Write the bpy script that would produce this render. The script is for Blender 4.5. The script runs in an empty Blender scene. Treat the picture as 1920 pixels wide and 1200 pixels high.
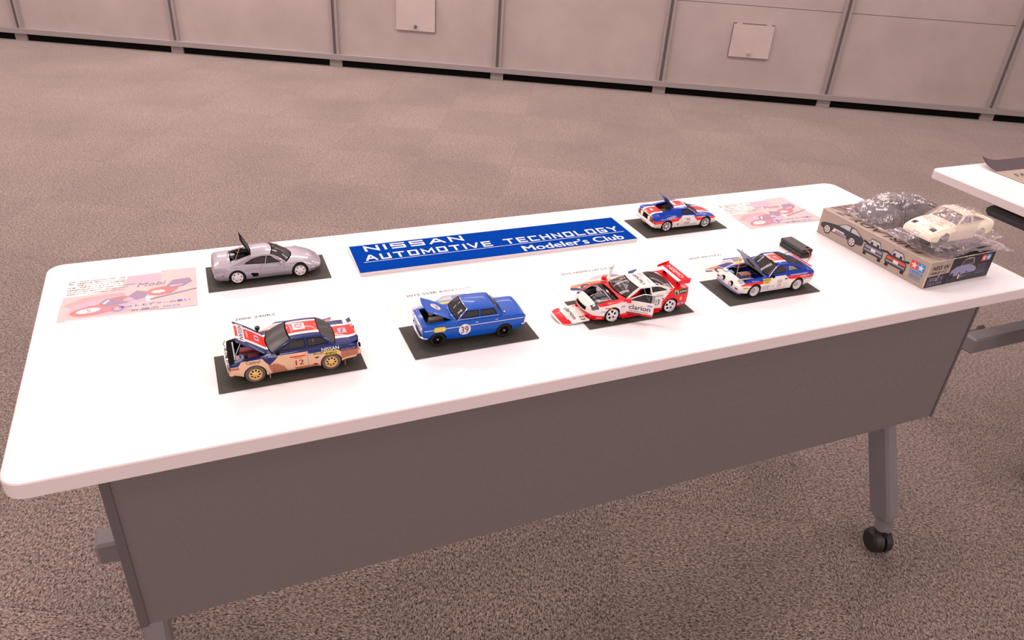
import bpy, bmesh, math, random
from math import sin, cos, pi, radians, sqrt
from mathutils import Vector, Matrix, noise
random.seed(7)
SC = bpy.context.scene
COL = SC.collection
# ---------------------------------------------------------------- camera
TZ = 0.72                                   # height of the display table top above the floor
cd = bpy.data.cameras.new('camera'); cam = bpy.data.objects.new('camera', cd); COL.objects.link(cam)
r_ = Vector((0.9224814832, -0.3813225781, 0.0601747831)); u_ = Vector((0.1476225880, 0.4924752737, 0.8577153819)); w_ = Vector((0.3567008335, 0.7823434004, -0.5105911468))
m = Matrix((r_, u_, -w_)).transposed().to_4x4(); m.translation = Vector((0.2703413, -0.8112331, 0.6479351 + TZ))
cam.matrix_world = m
cd.sensor_width = 36.0; cd.lens = 1408.303 / 1920 * 36; cd.clip_start = 0.02; cd.clip_end = 60
SC.camera = cam
# ---------------------------------------------------------------- light and exposure
SC.view_settings.view_transform = 'Standard'; SC.view_settings.look = 'None'
SC.view_settings.gamma = 1; SC.view_settings.use_curve_mapping = False
SC.view_settings.exposure = 0.0
W = bpy.data.worlds.new('world'); SC.world = W; W.use_nodes = True
W.node_tree.nodes['Background'].inputs[0].default_value = (1.0, 0.80, 0.755, 1)
W.node_tree.nodes['Background'].inputs[1].default_value = 1.0
def area(name, x, y, z, sx, sy, power, col=(1, 0.82, 0.775), rot=(0, 0, radians(-27.7))):
    l = bpy.data.lights.new(name, 'AREA'); l.shape = 'RECTANGLE'; l.size = sx; l.size_y = sy; l.energy = power; l.color = col
    o = bpy.data.objects.new(name, l); COL.objects.link(o); o.location = (x, y, z); o.rotation_euler = rot
    return o
CEIL = 2.75
for i, (lx, ly, p) in enumerate([(-1.6, 2.0, 60), (0.2, 1.1, 60), (2.0, 0.2, 42), (-0.6, 3.9, 74), (1.2, 3.0, 74), (3.0, 2.1, 74), (4.8, 1.2, 60), (0.4, 5.3, 120), (2.4, 4.4, 50), (4.3, 3.4, 50), (-2.6, 0.2, 24), (-0.8, -1.0, 24), (-2.2, 5.6, 110), (-0.3, -2.8, 46), (1.9, -3.0, 85)]):  # assumed ceiling rows; lamps by left wall and behind camera added as fill
    area('ceiling_and_fill_lamp', lx, ly, CEIL - 0.03, 1.2, 0.3, p * 0.42)

# ---------------------------------------------------------------- materials
def mat(name, col, rough=0.5, metal=0.0, coat=0.0, spec=0.5):
    m = bpy.data.materials.new(name); m.use_nodes = True; b = m.node_tree.nodes['Principled BSDF']
    b.inputs['Base Color'].default_value = (*col, 1); b.inputs['Roughness'].default_value = rough; b.inputs['Metallic'].default_value = metal
    b.inputs['Coat Weight'].default_value = coat; b.inputs['Coat Roughness'].default_value = 0.05; b.inputs['Specular IOR Level'].default_value = spec
    return m
def grain(m, scale, c0, c1, bump=0.0, detail=2, rough=0.5, stretch=(1, 1, 1), dist=0.001):
    nt = m.node_tree; b = nt.nodes['Principled BSDF']
    tc = nt.nodes.new('ShaderNodeTexCoord'); mp = nt.nodes.new('ShaderNodeMapping'); mp.inputs['Scale'].default_value = stretch
    n = nt.nodes.new('ShaderNodeTexNoise'); n.inputs['Scale'].default_value = scale; n.inputs['Detail'].default_value = detail; n.inputs['Roughness'].default_value = rough
    cr = nt.nodes.new('ShaderNodeValToRGB'); cr.color_ramp.elements[0].position = 0.36; cr.color_ramp.elements[1].position = 0.64
    cr.color_ramp.elements[0].color = (*c0, 1); cr.color_ramp.elements[1].color = (*c1, 1)
    nt.links.new(tc.outputs['Object'], mp.inputs[0]); nt.links.new(mp.outputs[0], n.inputs['Vector']); nt.links.new(n.outputs[0], cr.inputs[0]); nt.links.new(cr.outputs[0], b.inputs['Base Color'])
    if bump:
        bp = nt.nodes.new('ShaderNodeBump'); bp.inputs['Strength'].default_value = bump; bp.inputs['Distance'].default_value = dist
        nt.links.new(n.outputs[0], bp.inputs['Height']); nt.links.new(bp.outputs[0], b.inputs['Normal'])
    return m
def glass_mat(name, tint, dens, rough=0.04):
    m = bpy.data.materials.new(name); m.use_nodes = True; nt = m.node_tree; nt.nodes.clear()
    out = nt.nodes.new('ShaderNodeOutputMaterial'); tr = nt.nodes.new('ShaderNodeBsdfTransparent'); pr = nt.nodes.new('ShaderNodeBsdfPrincipled'); mx = nt.nodes.new('ShaderNodeMixShader')
    tr.inputs[0].default_value = (*tint, 1); pr.inputs['Base Color'].default_value = (*[c * 0.3 for c in tint], 1); pr.inputs['Roughness'].default_value = rough; pr.inputs['Specular IOR Level'].default_value = 0.9
    mx.inputs[0].default_value = dens
    nt.links.new(tr.outputs[0], mx.inputs[1]); nt.links.new(pr.outputs[0], mx.inputs[2]); nt.links.new(mx.outputs[0], out.inputs[0])
    return m
def film_mat(name, white, gloss, scale):
    m = bpy.data.materials.new(name); m.use_nodes = True; nt = m.node_tree; nt.nodes.clear(); N = nt.nodes.new; L = nt.links.new
    out = N('ShaderNodeOutputMaterial'); tr = N('ShaderNodeBsdfTransparent'); tr.inputs[0].default_value = (0.97, 0.95, 0.97, 1)
    gl = N('ShaderNodeBsdfGlossy'); gl.inputs['Roughness'].default_value = 0.13; gl.inputs['Color'].default_value = (1, 0.97, 1, 1)
    df = N('ShaderNodeBsdfDiffuse'); df.inputs[0].default_value = (0.75, 0.68, 0.72, 1)
    a = N('ShaderNodeMixShader'); b = N('ShaderNodeMixShader')
    tc = N('ShaderNodeTexCoord'); no = N('ShaderNodeTexNoise'); no.inputs['Scale'].default_value = scale; no.inputs['Detail'].default_value = 3; no.inputs['Distortion'].default_value = 1.2
    bp = N('ShaderNodeBump'); bp.inputs['Strength'].default_value = 1.0; bp.inputs['Distance'].default_value = 0.004
    fr = N('ShaderNodeLayerWeight'); fr.inputs[0].default_value = 0.35
    ma = N('ShaderNodeMath'); ma.operation = 'MULTIPLY_ADD'; ma.inputs[1].default_value = gloss; ma.inputs[2].default_value = 0.10
    L(tc.outputs['Object'], no.inputs['Vector']); L(no.outputs[0], bp.inputs['Height']); L(bp.outputs[0], gl.inputs['Normal']); L(bp.outputs[0], fr.inputs['Normal'])
    L(fr.outputs['Fresnel'], ma.inputs[0]); L(ma.outputs[0], b.inputs[0])
    a.inputs[0].default_value = white; L(tr.outputs[0], a.inputs[1]); L(df.outputs[0], a.inputs[2]); L(a.outputs[0], b.inputs[1]); L(gl.outputs[0], b.inputs[2]); L(b.outputs[0], out.inputs[0])
    return m
M = {}
M['top'] = mat('white laminate', (0.86, 0.86, 0.90), 0.42)
M['edge'] = mat('white edge band', (0.78, 0.70, 0.72), 0.5)
M['grey'] = mat('grey metal', (0.20, 0.185, 0.195), 0.5)
M['black'] = mat('black plastic', (0.012, 0.011, 0.011), 0.45)
M['matte'] = mat('matte black', (0.006, 0.006, 0.006), 0.9, spec=0.1)
M['paper'] = mat('white paper', (0.84, 0.83, 0.83), 0.7)
M['foam'] = mat('foam board', (0.80, 0.75, 0.73), 0.8)
M['sign'] = mat('sign blue', (0.0, 0.045, 0.34), 0.9, spec=0.02)
M['ink'] = mat('black ink', (0.03, 0.022, 0.025), 0.7)
M['mat'] = grain(mat('black card', (0.05, 0.05, 0.045), 0.75, spec=0.3), 900, (0.042, 0.040, 0.035), (0.078, 0.074, 0.064))
M['steel'] = mat('steel', (0.55, 0.5, 0.5), 0.3, 1.0)
for k, c in dict(white=(0.82, 0.79, 0.78), red=(0.86, 0.012, 0.004), nred=(0.80, 0.0, 0.012), blue=(0.006, 0.03, 0.22), rblue=(0.0, 0.04, 0.42), sblue=(0.0, 0.085, 0.50), tan=(0.78, 0.50, 0.33), dust=(0.46, 0.17, 0.11), silver=(0.36, 0.335, 0.40), cream=(0.95, 0.87, 0.72), yellow=(0.80, 0.62, 0.03), orange=(0.85, 0.20, 0.02), tyre=(0.014, 0.013, 0.013), dtyre=(0.13, 0.10, 0.095), navy=(0.006, 0.018, 0.13), green=(0.02, 0.20, 0.06), purple=(0.16, 0.05, 0.25), lilac=(0.25, 0.25, 0.55), gold=(0.80, 0.52, 0.20), tail=(0.22, 0.012, 0.02), dred=(0.30, 0.01, 0.02), lgrey=(0.42, 0.42, 0.47), mid=(0.10, 0.10, 0.11), copper=(0.45, 0.22, 0.14), gum=(0.40, 0.34, 0.22)).items():
    gl = k not in ('tyre', 'dtyre', 'tan', 'dust', 'mid')
    M[k] = mat(k + ' paint', c, 0.38 if gl else 0.75, 0.0, 0.22 if gl else 0, 0.3)
M['silver'].node_tree.nodes['Principled BSDF'].inputs['Coat Weight'].default_value = 0.6; M['silver'].node_tree.nodes['Principled BSDF'].inputs['Metallic'].default_value = 0.35
M['chrome'] = mat('chrome', (0.75, 0.72, 0.74), 0.18, 1.0)
M['rimw'] = mat('white wheel', (0.78, 0.76, 0.78), 0.35)
M['lens'] = mat('clear lens', (0.62, 0.60, 0.62), 0.15, 0.3)
M['wood'] = mat('support rod', (0.55, 0.36, 0.25), 0.6)
M['glass'] = glass_mat('window glass', (0.62, 0.62, 0.64), 0.22)
M['dglass'] = glass_mat('dusty window glass', (0.5, 0.5, 0.5), 0.42, 0.3)
M['film'] = film_mat('clear film', 0.05, 0.34, 55)
M['film2'] = film_mat('clear film hazy', 0.16, 0.34, 30)

# ---------------------------------------------------------------- mesh helpers
class MB:
    """collects faces (with a material name each) and links them as ONE mesh object"""
    def __init__(s): s.v = []; s.f = []; s.m = []; s.T = Matrix.Identity(4)
    def vert(s, p): s.v.append(tuple(s.T @ Vector(p))); return len(s.v) - 1
    def face(s, pts, m): s.f.append([s.vert(p) for p in pts]); s.m.append(m)
    def poly(s, idx, m): s.f.append(list(idx)); s.m.append(m)
    def box(s, x0, x1, y0, y1, z0, z1, m, bev=0.0):
        if x0 > x1: x0, x1 = x1, x0
        if y0 > y1: y0, y1 = y1, y0
        if bev <= 0:
            i = [s.vert(p) for p in ((x0, y0, z0), (x1, y0, z0), (x1, y1, z0), (x0, y1, z0), (x0, y0, z1), (x1, y0, z1), (x1, y1, z1), (x0, y1, z1))]
            for q in ((3, 2, 1, 0), (4, 5, 6, 7), (0, 1, 5, 4), (1, 2, 6, 5), (2, 3, 7, 6), (3, 0, 4, 7)): s.poly([i[k] for k in q], m)
            return
        b = bev; rings = []
        for z, k in ((z0, b), (z0 + b, 0), (z1 - b, 0), (z1, b)):
            rings.append([s.vert(p) for p in ((x0 + b, y0 + k, z), (x1 - b, y0 + k, z), (x1 - k, y0 + b, z), (x1 - k, y1 - b, z), (x1 - b, y1 - k, z), (x0 + b, y1 - k, z), (x0 + k, y1 - b, z), (x0 + k, y0 + b, z))])
        for a, c in zip(rings, rings[1:]):
            for k in range(8): s.poly((a[k], a[(k + 1) % 8], c[(k + 1) % 8], c[k]), m)
        s.poly(rings[0][::-1], m); s.poly(rings[-1], m)
    def grid(s, rows, m, close=False, flip=False):
        """rows of points; m a name or f(i, j) giving a name or None for a hole"""
        idx = [[s.vert(p) for p in r] for r in rows]; n = len(idx[0])
        for i in range(len(idx) - 1):
            for j in range(n if close else n - 1):
                mm = m(i, j) if callable(m) else m
                if mm is None: continue
                q = [idx[i][j], idx[i][(j + 1) % n], idx[i + 1][(j + 1) % n], idx[i + 1][j]]
                if flip: q.reverse()
                s.poly(q, mm)
        return idx
    def lathe(s, prof, m, c=(0, 0, 0), axis='y', n=32, cap=False):
        """prof (r, h, mat?) turned about an axis through c"""
        rings = []
        for p in prof:
            ring = []
            for k in range(n):
                a = 2 * pi * k / n; x, y = p[0] * cos(a), p[0] * sin(a)
                q = (x, p[1], y) if axis == 'y' else ((x, y, p[1]) if axis == 'z' else (p[1], x, y))
                ring.append(s.vert((q[0] + c[0], q[1] + c[1], q[2] + c[2])))
            rings.append(ring)
        for i in range(len(rings) - 1):
            mm = prof[i][2] if len(prof[i]) > 2 else m
            for k in range(n): s.poly((rings[i][k], rings[i][(k + 1) % n], rings[i + 1][(k + 1) % n], rings[i + 1][k]), mm)
        if cap: s.poly(rings[0][::-1], m); s.poly(rings[-1], m)
    def tube(s, pts, r, m, n=8):
        pts = [Vector(p) for p in pts]; rings = []
        for i, p in enumerate(pts):
            d = (pts[min(i + 1, len(pts) - 1)] - pts[max(i - 1, 0)]).normalized()
            a = d.cross(Vector((0, 0, 1)) if abs(d.z) < 0.9 else Vector((1, 0, 0))).normalized(); b = d.cross(a)
            rr = r[i] if isinstance(r, (list, tuple)) else r
            rings.append([s.vert(p + (a * cos(2 * pi * k / n) + b * sin(2 * pi * k / n)) * rr) for k in range(n)])
        for a, b in zip(rings, rings[1:]):
            for k in range(n): s.poly((a[k], a[(k + 1) % n], b[(k + 1) % n], b[k]), m)
        s.poly(rings[0][::-1], m); s.poly(rings[-1], m)
    def prism(s, poly, h0, h1, m, f=lambda a, b, h: (a, b, h), side=None):
        lo = [s.vert(f(a, b, h0)) for a, b in poly]; hi = [s.vert(f(a, b, h1)) for a, b in poly]; n = len(poly)
        s.poly(lo[::-1], side or m); s.poly(hi, m)
        for k in range(n): s.poly((lo[k], lo[(k + 1) % n], hi[(k + 1) % n], hi[k]), side or m)
    def build(s, name, parent=None, loc=None, smooth=35, scale=1.0, weld=True):
        me = bpy.data.meshes.new(name); o = Vector(loc) if loc else Vector((0, 0, 0))
        names = list(dict.fromkeys(s.m)); me.from_pydata([tuple((Vector(v) - o) * scale) for v in s.v], [], s.f)
        for n_ in names: me.materials.append(M[n_])
        for p, mm in zip(me.polygons, s.m): p.material_index = names.index(mm)
        if weld:
            bm = bmesh.new(); bm.from_mesh(me); bmesh.ops.remove_doubles(bm, verts=bm.verts, dist=1e-6 if scale < 1 else 1e-6)
            bmesh.ops.recalc_face_normals(bm, faces=bm.faces); bm.to_mesh(me); bm.free()
        if smooth:
            me.shade_smooth(); me.set_sharp_from_angle(angle=radians(smooth))
        ob = bpy.data.objects.new(name, me); COL.objects.link(ob)
        if parent: ob.parent = parent
        if loc: ob.location = o * scale
        return ob
def tag(o, label=None, cat=None, group=None, kind=None):
    for k, v in (('label', label), ('category', cat), ('group', group), ('kind', kind)):
        if v: o[k] = v
    return o
def empty(name, loc, rz=0.0, label=None, cat=None, group=None, kind=None, scale=1.0):
    o = bpy.data.objects.new(name, None); COL.objects.link(o); o.location = loc; o.rotation_euler = (0, 0, rz); o.scale = (scale,) * 3
    o.empty_display_size = 0.02
    return tag(o, label, cat, group, kind)
_tc = {}
def text2d(s, size=1.0, bold=0.0, shear=0.0, sx=1.0, space=1.0):
    """triangulated outline of a line of text, lower left at the origin: (verts2d, faces, width)"""
    key = (s, bold, shear, sx, space)
    if key not in _tc:
        c = bpy.data.curves.new('t', 'FONT'); c.body = s; c.size = 1.0; c.offset = bold; c.shear = shear; c.space_character = space; c.resolution_u = 3; c.fill_mode = 'FRONT'
        o = bpy.data.objects.new('t', c); COL.objects.link(o)
        dg = bpy.context.evaluated_depsgraph_get(); e = o.evaluated_get(dg); me = e.to_mesh()
        vs = [(v.co.x * sx, v.co.y) for v in me.vertices]; fs = [tuple(p.vertices) for p in me.polygons]; e.to_mesh_clear()
        bpy.data.objects.remove(o); bpy.data.curves.remove(c)
        if vs:
            mx = min(v[0] for v in vs); my = min(v[1] for v in vs); vs = [(a - mx, b - my) for a, b in vs]
        _tc[key] = (vs, fs)
    vs, fs = _tc[key]
    w = max(v[0] for v in vs) * size if vs else 0; h = max(v[1] for v in vs) * size if vs else 0
    return [(a * size, b * size) for a, b in vs], fs, w, h
def put_text(mb, s, x, y, hgt, m, f, width=None, bold=0.0, shear=0.0, rot=0.0, centre=False):
    """text of cap height hgt placed at 2D (x, y), mapped into space by f(a, b)"""
    vs, fs, w, h = text2d(s, 1.0, 0.0, shear)
    if not vs: return
    if bold > 0.004:                      # heavier strokes: the same letters again, a hair to each side
        q = min(bold, 0.03) * hgt * 0.9
        for dx, dy in ((q, 0), (-q, 0)): put_text(mb, s, x + dx * cos(rot) - dy * sin(rot), y + dx * sin(rot) + dy * cos(rot), hgt, m, f, width, 0.0, shear, rot, centre)
    ky = hgt / h; kx = (width / w) if width else ky
    cx, cy = (w * kx / 2, hgt / 2) if centre else (0, 0); base = len(mb.v); ca, sa = cos(rot), sin(rot)
    for a, b in vs:
        a, b = a * kx - cx, b * ky - cy
        mb.vert(f(x + a * ca - b * sa, y + a * sa + b * ca))
    # every facet a hair apart, so that overlapping strokes never coincide
    pts = mb.v[base:]; del mb.v[base:]; rnd = random.Random(int((x * 7919 + y * 104729) * 1e4) + len(pts)); eps = min(hgt * 0.007, 0.00006 if hgt < 0.1 else 0.06)
    e_ = hgt * 0.01; o0 = Vector(f(x, y)); out = (Vector(f(x + e_, y)) - o0).cross(Vector(f(x, y + e_)) - o0).normalized()
    for q in fs:
        P = [Vector(pts[k]) for k in q]; nn = (P[1] - P[0]).cross(P[2] - P[0])
        if nn.length < 1e-12: continue
        o = out * (rnd.random() * eps); flip_ = nn.dot(out) < 0
        mb.f.append([len(mb.v) + i for i in (range(len(P)) if not flip_ else reversed(range(len(P))))]); mb.m.append(m); mb.v += [tuple(v + o) for v in P]

# ---------------------------------------------------------------- room
WD = Vector((0.88567, -0.46431, 0)); WN = Vector((0.46431, 0.88567, 0)); WO = Vector((0, 5.9322, 0))   # wall foot line: along, away, origin
def wl(s, d, z): p = WO + WD * (s) + WN * d; return (p.x, p.y, z)
def carpet():
    m = mat('carpet', (0.3, 0.25, 0.24), 0.95, spec=0.1); nt = m.node_tree; N = nt.nodes.new; L = nt.links.new; b = nt.nodes['Principled BSDF']
    tc = N('ShaderNodeTexCoord'); mp = N('ShaderNodeMapping'); mp.inputs['Rotation'].default_value = (0, 0, radians(27.667)); L(tc.outputs['Object'], mp.inputs[0])
    sx = N('ShaderNodeSeparateXYZ'); L(mp.outputs[0], sx.inputs[0])
    def mth(op, a, bb=None, c=None):
        n = N('ShaderNodeMath'); n.operation = op
        for i, v in enumerate((a, bb, c)):
            if v is None: continue
            if isinstance(v, (int, float)): n.inputs[i].default_value = v
            else: L(v, n.inputs[i])
        return n.outputs[0]
    u = mth('ADD', sx.outputs[0], 1.1635); v = mth('ADD', sx.outputs[1], -1.851)
    fu = mth('MULTIPLY', u, 2.0); fv = mth('MULTIPLY', v, 2.0)
    par = mth('ABSOLUTE', mth('MODULO', mth('ADD', mth('FLOOR', fu), mth('FLOOR', fv)), 2.0))
    # pile streaks run along u or v by tile
    def streak(sc, k=520):
        q = N('ShaderNodeMapping'); q.inputs['Scale'].default_value = sc; L(mp.outputs[0], q.inputs[0])
        n = N('ShaderNodeTexNoise'); n.inputs['Scale'].default_value = k; n.inputs['Detail'].default_value = 2.0; n.inputs['Roughness'].default_value = 0.6; n.inputs['Distortion'].default_value = 0.5; L(q.outputs[0], n.inputs['Vector']); return n.outputs[0]
    a = mth('MULTIPLY_ADD', streak((1.0, 0.36, 1)), 0.55, mth('MULTIPLY', streak((1.0, 0.5, 1), 230), 0.45)); c = mth('MULTIPLY_ADD', streak((0.36, 1.0, 1)), 0.55, mth('MULTIPLY', streak((0.5, 1.0, 1), 230), 0.45))
    mx = N('ShaderNodeMix'); L(par, mx.inputs[0]); L(a, mx.inputs[2]); L(c, mx.inputs[3]); h = mx.outputs[0]
    cr = N('ShaderNodeValToRGB'); e = cr.color_ramp.elements; e[0].position = 0.40; e[1].position = 0.62
    e[0].color = (0.018, 0.011, 0.009, 1); e[1].color = (0.40, 0.325, 0.295, 1); L(h, cr.inputs[0])
    big = N('ShaderNodeTexNoise'); big.inputs['Scale'].default_value = 1.7; big.inputs['Detail'].default_value = 4; L(mp.outputs[0], big.inputs['Vector'])
    g = mth('MULTIPLY_ADD', big.outputs[0], 0.7, 0.62); g = mth('MULTIPLY', g, mth('MULTIPLY_ADD', par, 0.07, 0.965))
    du = mth('ABSOLUTE', mth('SUBTRACT', mth('FRACT', fu), 0.5)); dv = mth('ABSOLUTE', mth('SUBTRACT', mth('FRACT', fv), 0.5))
    seam = mth('MULTIPLY', mth('GREATER_THAN', mth('MAXIMUM', du, dv), 0.4968), mth('GREATER_THAN', big.outputs[0], 0.52)); g = mth('MULTIPLY', g, mth('MULTIPLY_ADD', seam, -0.30, 1.0))
    sc = N('ShaderNodeVectorMath'); sc.operation = 'SCALE'; L(cr.outputs[0], sc.inputs[0]); L(g, sc.inputs['Scale']); L(sc.outputs[0], b.inputs['Base Color'])
    bp = N('ShaderNodeBump'); bp.inputs['Strength'].default_value = 0.5; bp.inputs['Distance'].default_value = 0.002; L(h, bp.inputs['Height']); L(bp.outputs[0], b.inputs['Normal'])
    b.inputs['Sheen Weight'].default_value = 0.45; b.inputs['Sheen Roughness'].default_value = 0.45; b.inputs['Sheen Tint'].default_value = (1, 0.9, 0.88, 1)
    return m
M['carpet'] = carpet()
def wallmat(name, k, bump=0.15):
    m = mat(name, (0.36 * k, 0.285 * k, 0.28 * k), 0.5, 0.0, spec=0.35)
    nt = m.node_tree; N = nt.nodes.new; L = nt.links.new; b = nt.nodes['Principled BSDF']
    tc = N('ShaderNodeTexCoord'); n = N('ShaderNodeTexNoise'); n.inputs['Scale'].default_value = 3.2; n.inputs['Detail'].default_value = 5; n.inputs['Roughness'].default_value = 0.6; L(tc.outputs['Object'], n.inputs['Vector'])
    cr = N('ShaderNodeValToRGB'); cr.color_ramp.elements[0].position = 0.3; cr.color_ramp.elements[1].position = 0.75
    cr.color_ramp.elements[0].color = (0.385 * k, 0.325 * k, 0.315 * k, 1); cr.color_ramp.elements[1].color = (0.45 * k, 0.385 * k, 0.375 * k, 1); L(n.outputs[0], cr.inputs[0]); L(cr.outputs[0], b.inputs['Base Color'])
    bp = N('ShaderNodeBump'); bp.inputs['Strength'].default_value = bump; bp.inputs['Distance'].default_value = 0.02; L(n.outputs[0], bp.inputs['Height']); L(bp.outputs[0], b.inputs['Normal'])
    return m
M['wall'] = wallmat('painted wall panel', 1.0); M['hatch'] = wallmat('painted hatch', 1.22, 0.03); M['post'] = mat('wall post', (0.30, 0.262, 0.262), 0.5); M['rail'] = mat('wall rail', (0.30, 0.262, 0.262), 0.5)
M['groove'] = mat('dark joint', (0.085, 0.07, 0.072), 0.6); M['pgroove'] = mat('post channel', (0.17, 0.145, 0.15), 0.6)  # dark joint colour for wall seams, hatch edges and car panel lines
b = MB(); b.box(-5, 9, -3.5, 8.5, -0.05, 0, 'carpet'); tag(b.build('floor', smooth=0), kind='structure')
b = MB(); b.box(-5, 9, -3.5, 8.5, CEIL, CEIL + 0.05, 'paper'); tag(b.build('ceiling', smooth=0), kind='structure')
# rear wall: panels between posts at 1.22 m, raised on feet over a dark gap
posts = [-4.66, -3.44, -2.2, -0.975, 0.29, 1.55, 2.80, 4.035, 5.263, 6.46, 7.68, 8.9]
wt = empty('wall_back', (0, 0, 0)); tag(wt, kind='structure')
def wbox(b, s0, s1, d0, d1, z0, z1, m):
    c = [wl(s, d, z) for z in (z0, z1) for s, d in ((s0, d0), (s1, d0), (s1, d1), (s0, d1))]
    i = [b.vert(p) for p in c]
    for q in ((3, 2, 1, 0), (4, 5, 6, 7), (0, 1, 5, 4), (1, 2, 6, 5), (2, 3, 7, 6), (3, 0, 4, 7)): b.poly([i[k] for k in q], m)
for k in range(len(posts) - 1):
    b = MB(); a0, a1 = posts[k] + 0.028, posts[k + 1] - 0.028
    wbox(b, a0, a1, 0.030, 0.06, 0.09, 0.6575, 'wall'); wbox(b, a0, a1, 0.030, 0.06, 0.6610, 1.9, 'wall'); wbox(b, a0, a1, 0.030, 0.06, 1.9035, CEIL, 'wall'); wbox(b, a0, a1, 0.034, 0.055, 0.6, 2.0, 'groove')
    b.build('wall_panel', wt, smooth=0)
for s in posts:
    b = MB(); wbox(b, s - 0.030, s - 0.011, 0.004, 0.06, 0.09, CEIL, 'post'); wbox(b, s + 0.011, s + 0.030, 0.004, 0.06, 0.09, CEIL, 'post'); wbox(b, s - 0.013, s + 0.013, 0.020, 0.06, 0.09, CEIL, 'pgroove')
    b.build('wall_post', wt, smooth=0)
    b = MB(); wbox(b, s - 0.048, s + 0.048, 0.012, 0.07, 0.0, 0.057, 'rail'); b.build('wall_foot', wt, smooth=0)
b = MB(); wbox(b, posts[0], posts[-1], -0.012, 0.07, 0.056, 0.094, 'rail'); tag(b.build('baseboard_back', smooth=0), kind='structure')
b = MB(); wbox(b, posts[0], posts[-1], 0.030, 0.06, 0.0, 0.088, 'matte'); b.build('gap_shade_strip', wt, smooth=0)  # black strip close behind the feet, stands in for shade under the rail
for s0, s1, lab, kc in ((4.4975, 4.785, 'square inspection hatch with knob low in the rear wall, fully in view', 'gum'), (2.028, 2.32, 'square hatch with knob in the rear wall, cut off by the top picture edge', 'mid')):
    z0, z1 = 0.309, 0.537
    r = empty('wall_hatch', wl((s0 + s1) / 2, 0.03, z0), 0, lab, 'hatch', 'hatches in the rear wall'); T = Matrix.Translation(-Vector(r.location))
    b = MB(); b.T = T; wbox(b, s0 - 0.003, s1 + 0.003, 0.024, 0.0297, z0 - 0.003, z1 + 0.003, 'groove'); b.build('hatch_gap', r, smooth=0)
    b = MB(); b.T = T; wbox(b, s0, s1, 0.010, 0.024, z0, z1 - 0.003, 'hatch'); b.build('hatch_door', r, smooth=0)
    for hx_ in (s0 + 0.02, s1 - 0.058):
        b = MB(); b.T = T; wbox(b, hx_, hx_ + 0.038, 0.012, 0.026, z1 - 0.002, z1 + 0.003, 'hatch'); b.build('hinge', r, smooth=0)
    b = MB(); c = wl((s0 + s1) / 2 + 0.004, 0, z0 + 0.027)
    for dd, rr in ((0.010, 0.012), (0.0, 0.011), (-0.004, 0.008)):
        pass
    q = Vector(wl((s0 + s1) / 2, 0.011, z0 + 0.03)); e = Vector(wl((s0 + s1) / 2, -0.006, z0 + 0.03)); b.T = T; b.tube([q, e], [0.012, 0.010], kc, 14); b.build('knob', r)
# assumed ceiling fittings, unseen; the added fill lamps get one too
for o in [o for o in SC.objects if o.name.startswith('ceiling_and_fill_lamp')]:
    b = MB(); b.box(-0.62, 0.62, -0.17, 0.17, -0.0, 0.028, 'paper'); f = b.build('unseen_light_fitting', smooth=0); f.location = (o.location.x, o.location.y, CEIL - 0.028); f.rotation_euler = o.rotation_euler
    tag(f, kind='structure'); o.parent = f; o.location = (0, 0, -0.004); o.rotation_euler = (0, 0, 0)

# ---------------------------------------------------------------- folding tables
def rrect(x0, x1, y0, y1, r, n=8):
    p = []
    for cx, cy, a0 in ((x1 - r, y1 - r, 0), (x0 + r, y1 - r, 90), (x0 + r, y0 + r, 180), (x1 - r, y0 + r, 270)):
        for k in range(n + 1): a = radians(a0 + 90 * k / n); p.append((cx + r * cos(a), cy + r * sin(a)))
    return p
def fabric():
    m = mat('grey panel fabric', (0.150, 0.128, 0.13), 0.8, spec=0.2); nt = m.node_tree; N = nt.nodes.new; L = nt.links.new; b = nt.nodes['Principled BSDF']
    tc = N('ShaderNodeTexCoord'); w = N('ShaderNodeTexWave'); w.wave_type = 'BANDS'; w.bands_direction = 'Z'; w.inputs['Scale'].default_value = 105; w.inputs['Distortion'].default_value = 0.6; w.inputs['Detail'].default_value = 1; w.inputs['Detail Scale'].default_value = 3
    n = N('ShaderNodeTexNoise'); n.inputs['Scale'].default_value = 700
    L(tc.outputs['Object'], w.inputs[0]); L(tc.outputs['Object'], n.inputs['Vector'])
    mu = N('ShaderNodeMath'); mu.operation = 'MULTIPLY_ADD'; mu.inputs[1].default_value = 0.5; L(w.outputs[0], mu.inputs[0]); L(n.outputs[0], mu.inputs[2])
    cr = N('ShaderNodeValToRGB'); cr.color_ramp.elements[0].position = 0.2; cr.color_ramp.elements[1].position = 1.1
    cr.color_ramp.elements[0].color = (0.128, 0.108, 0.112, 1); cr.color_ramp.elements[1].color = (0.205, 0.178, 0.18, 1); L(mu.outputs[0], cr.inputs[0]); L(cr.outputs[0], b.inputs['Base Color'])
    bp = N('ShaderNodeBump'); bp.inputs['Strength'].default_value = 0.4; bp.inputs['Distance'].default_value = 0.001; L(mu.outputs[0], bp.inputs['Height']); L(bp.outputs[0], b.inputs['Normal'])
    return m
M['fabric'] = fabric()
M['pframe'] = mat('panel border', (0.115, 0.10, 0.104), 0.6)
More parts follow.
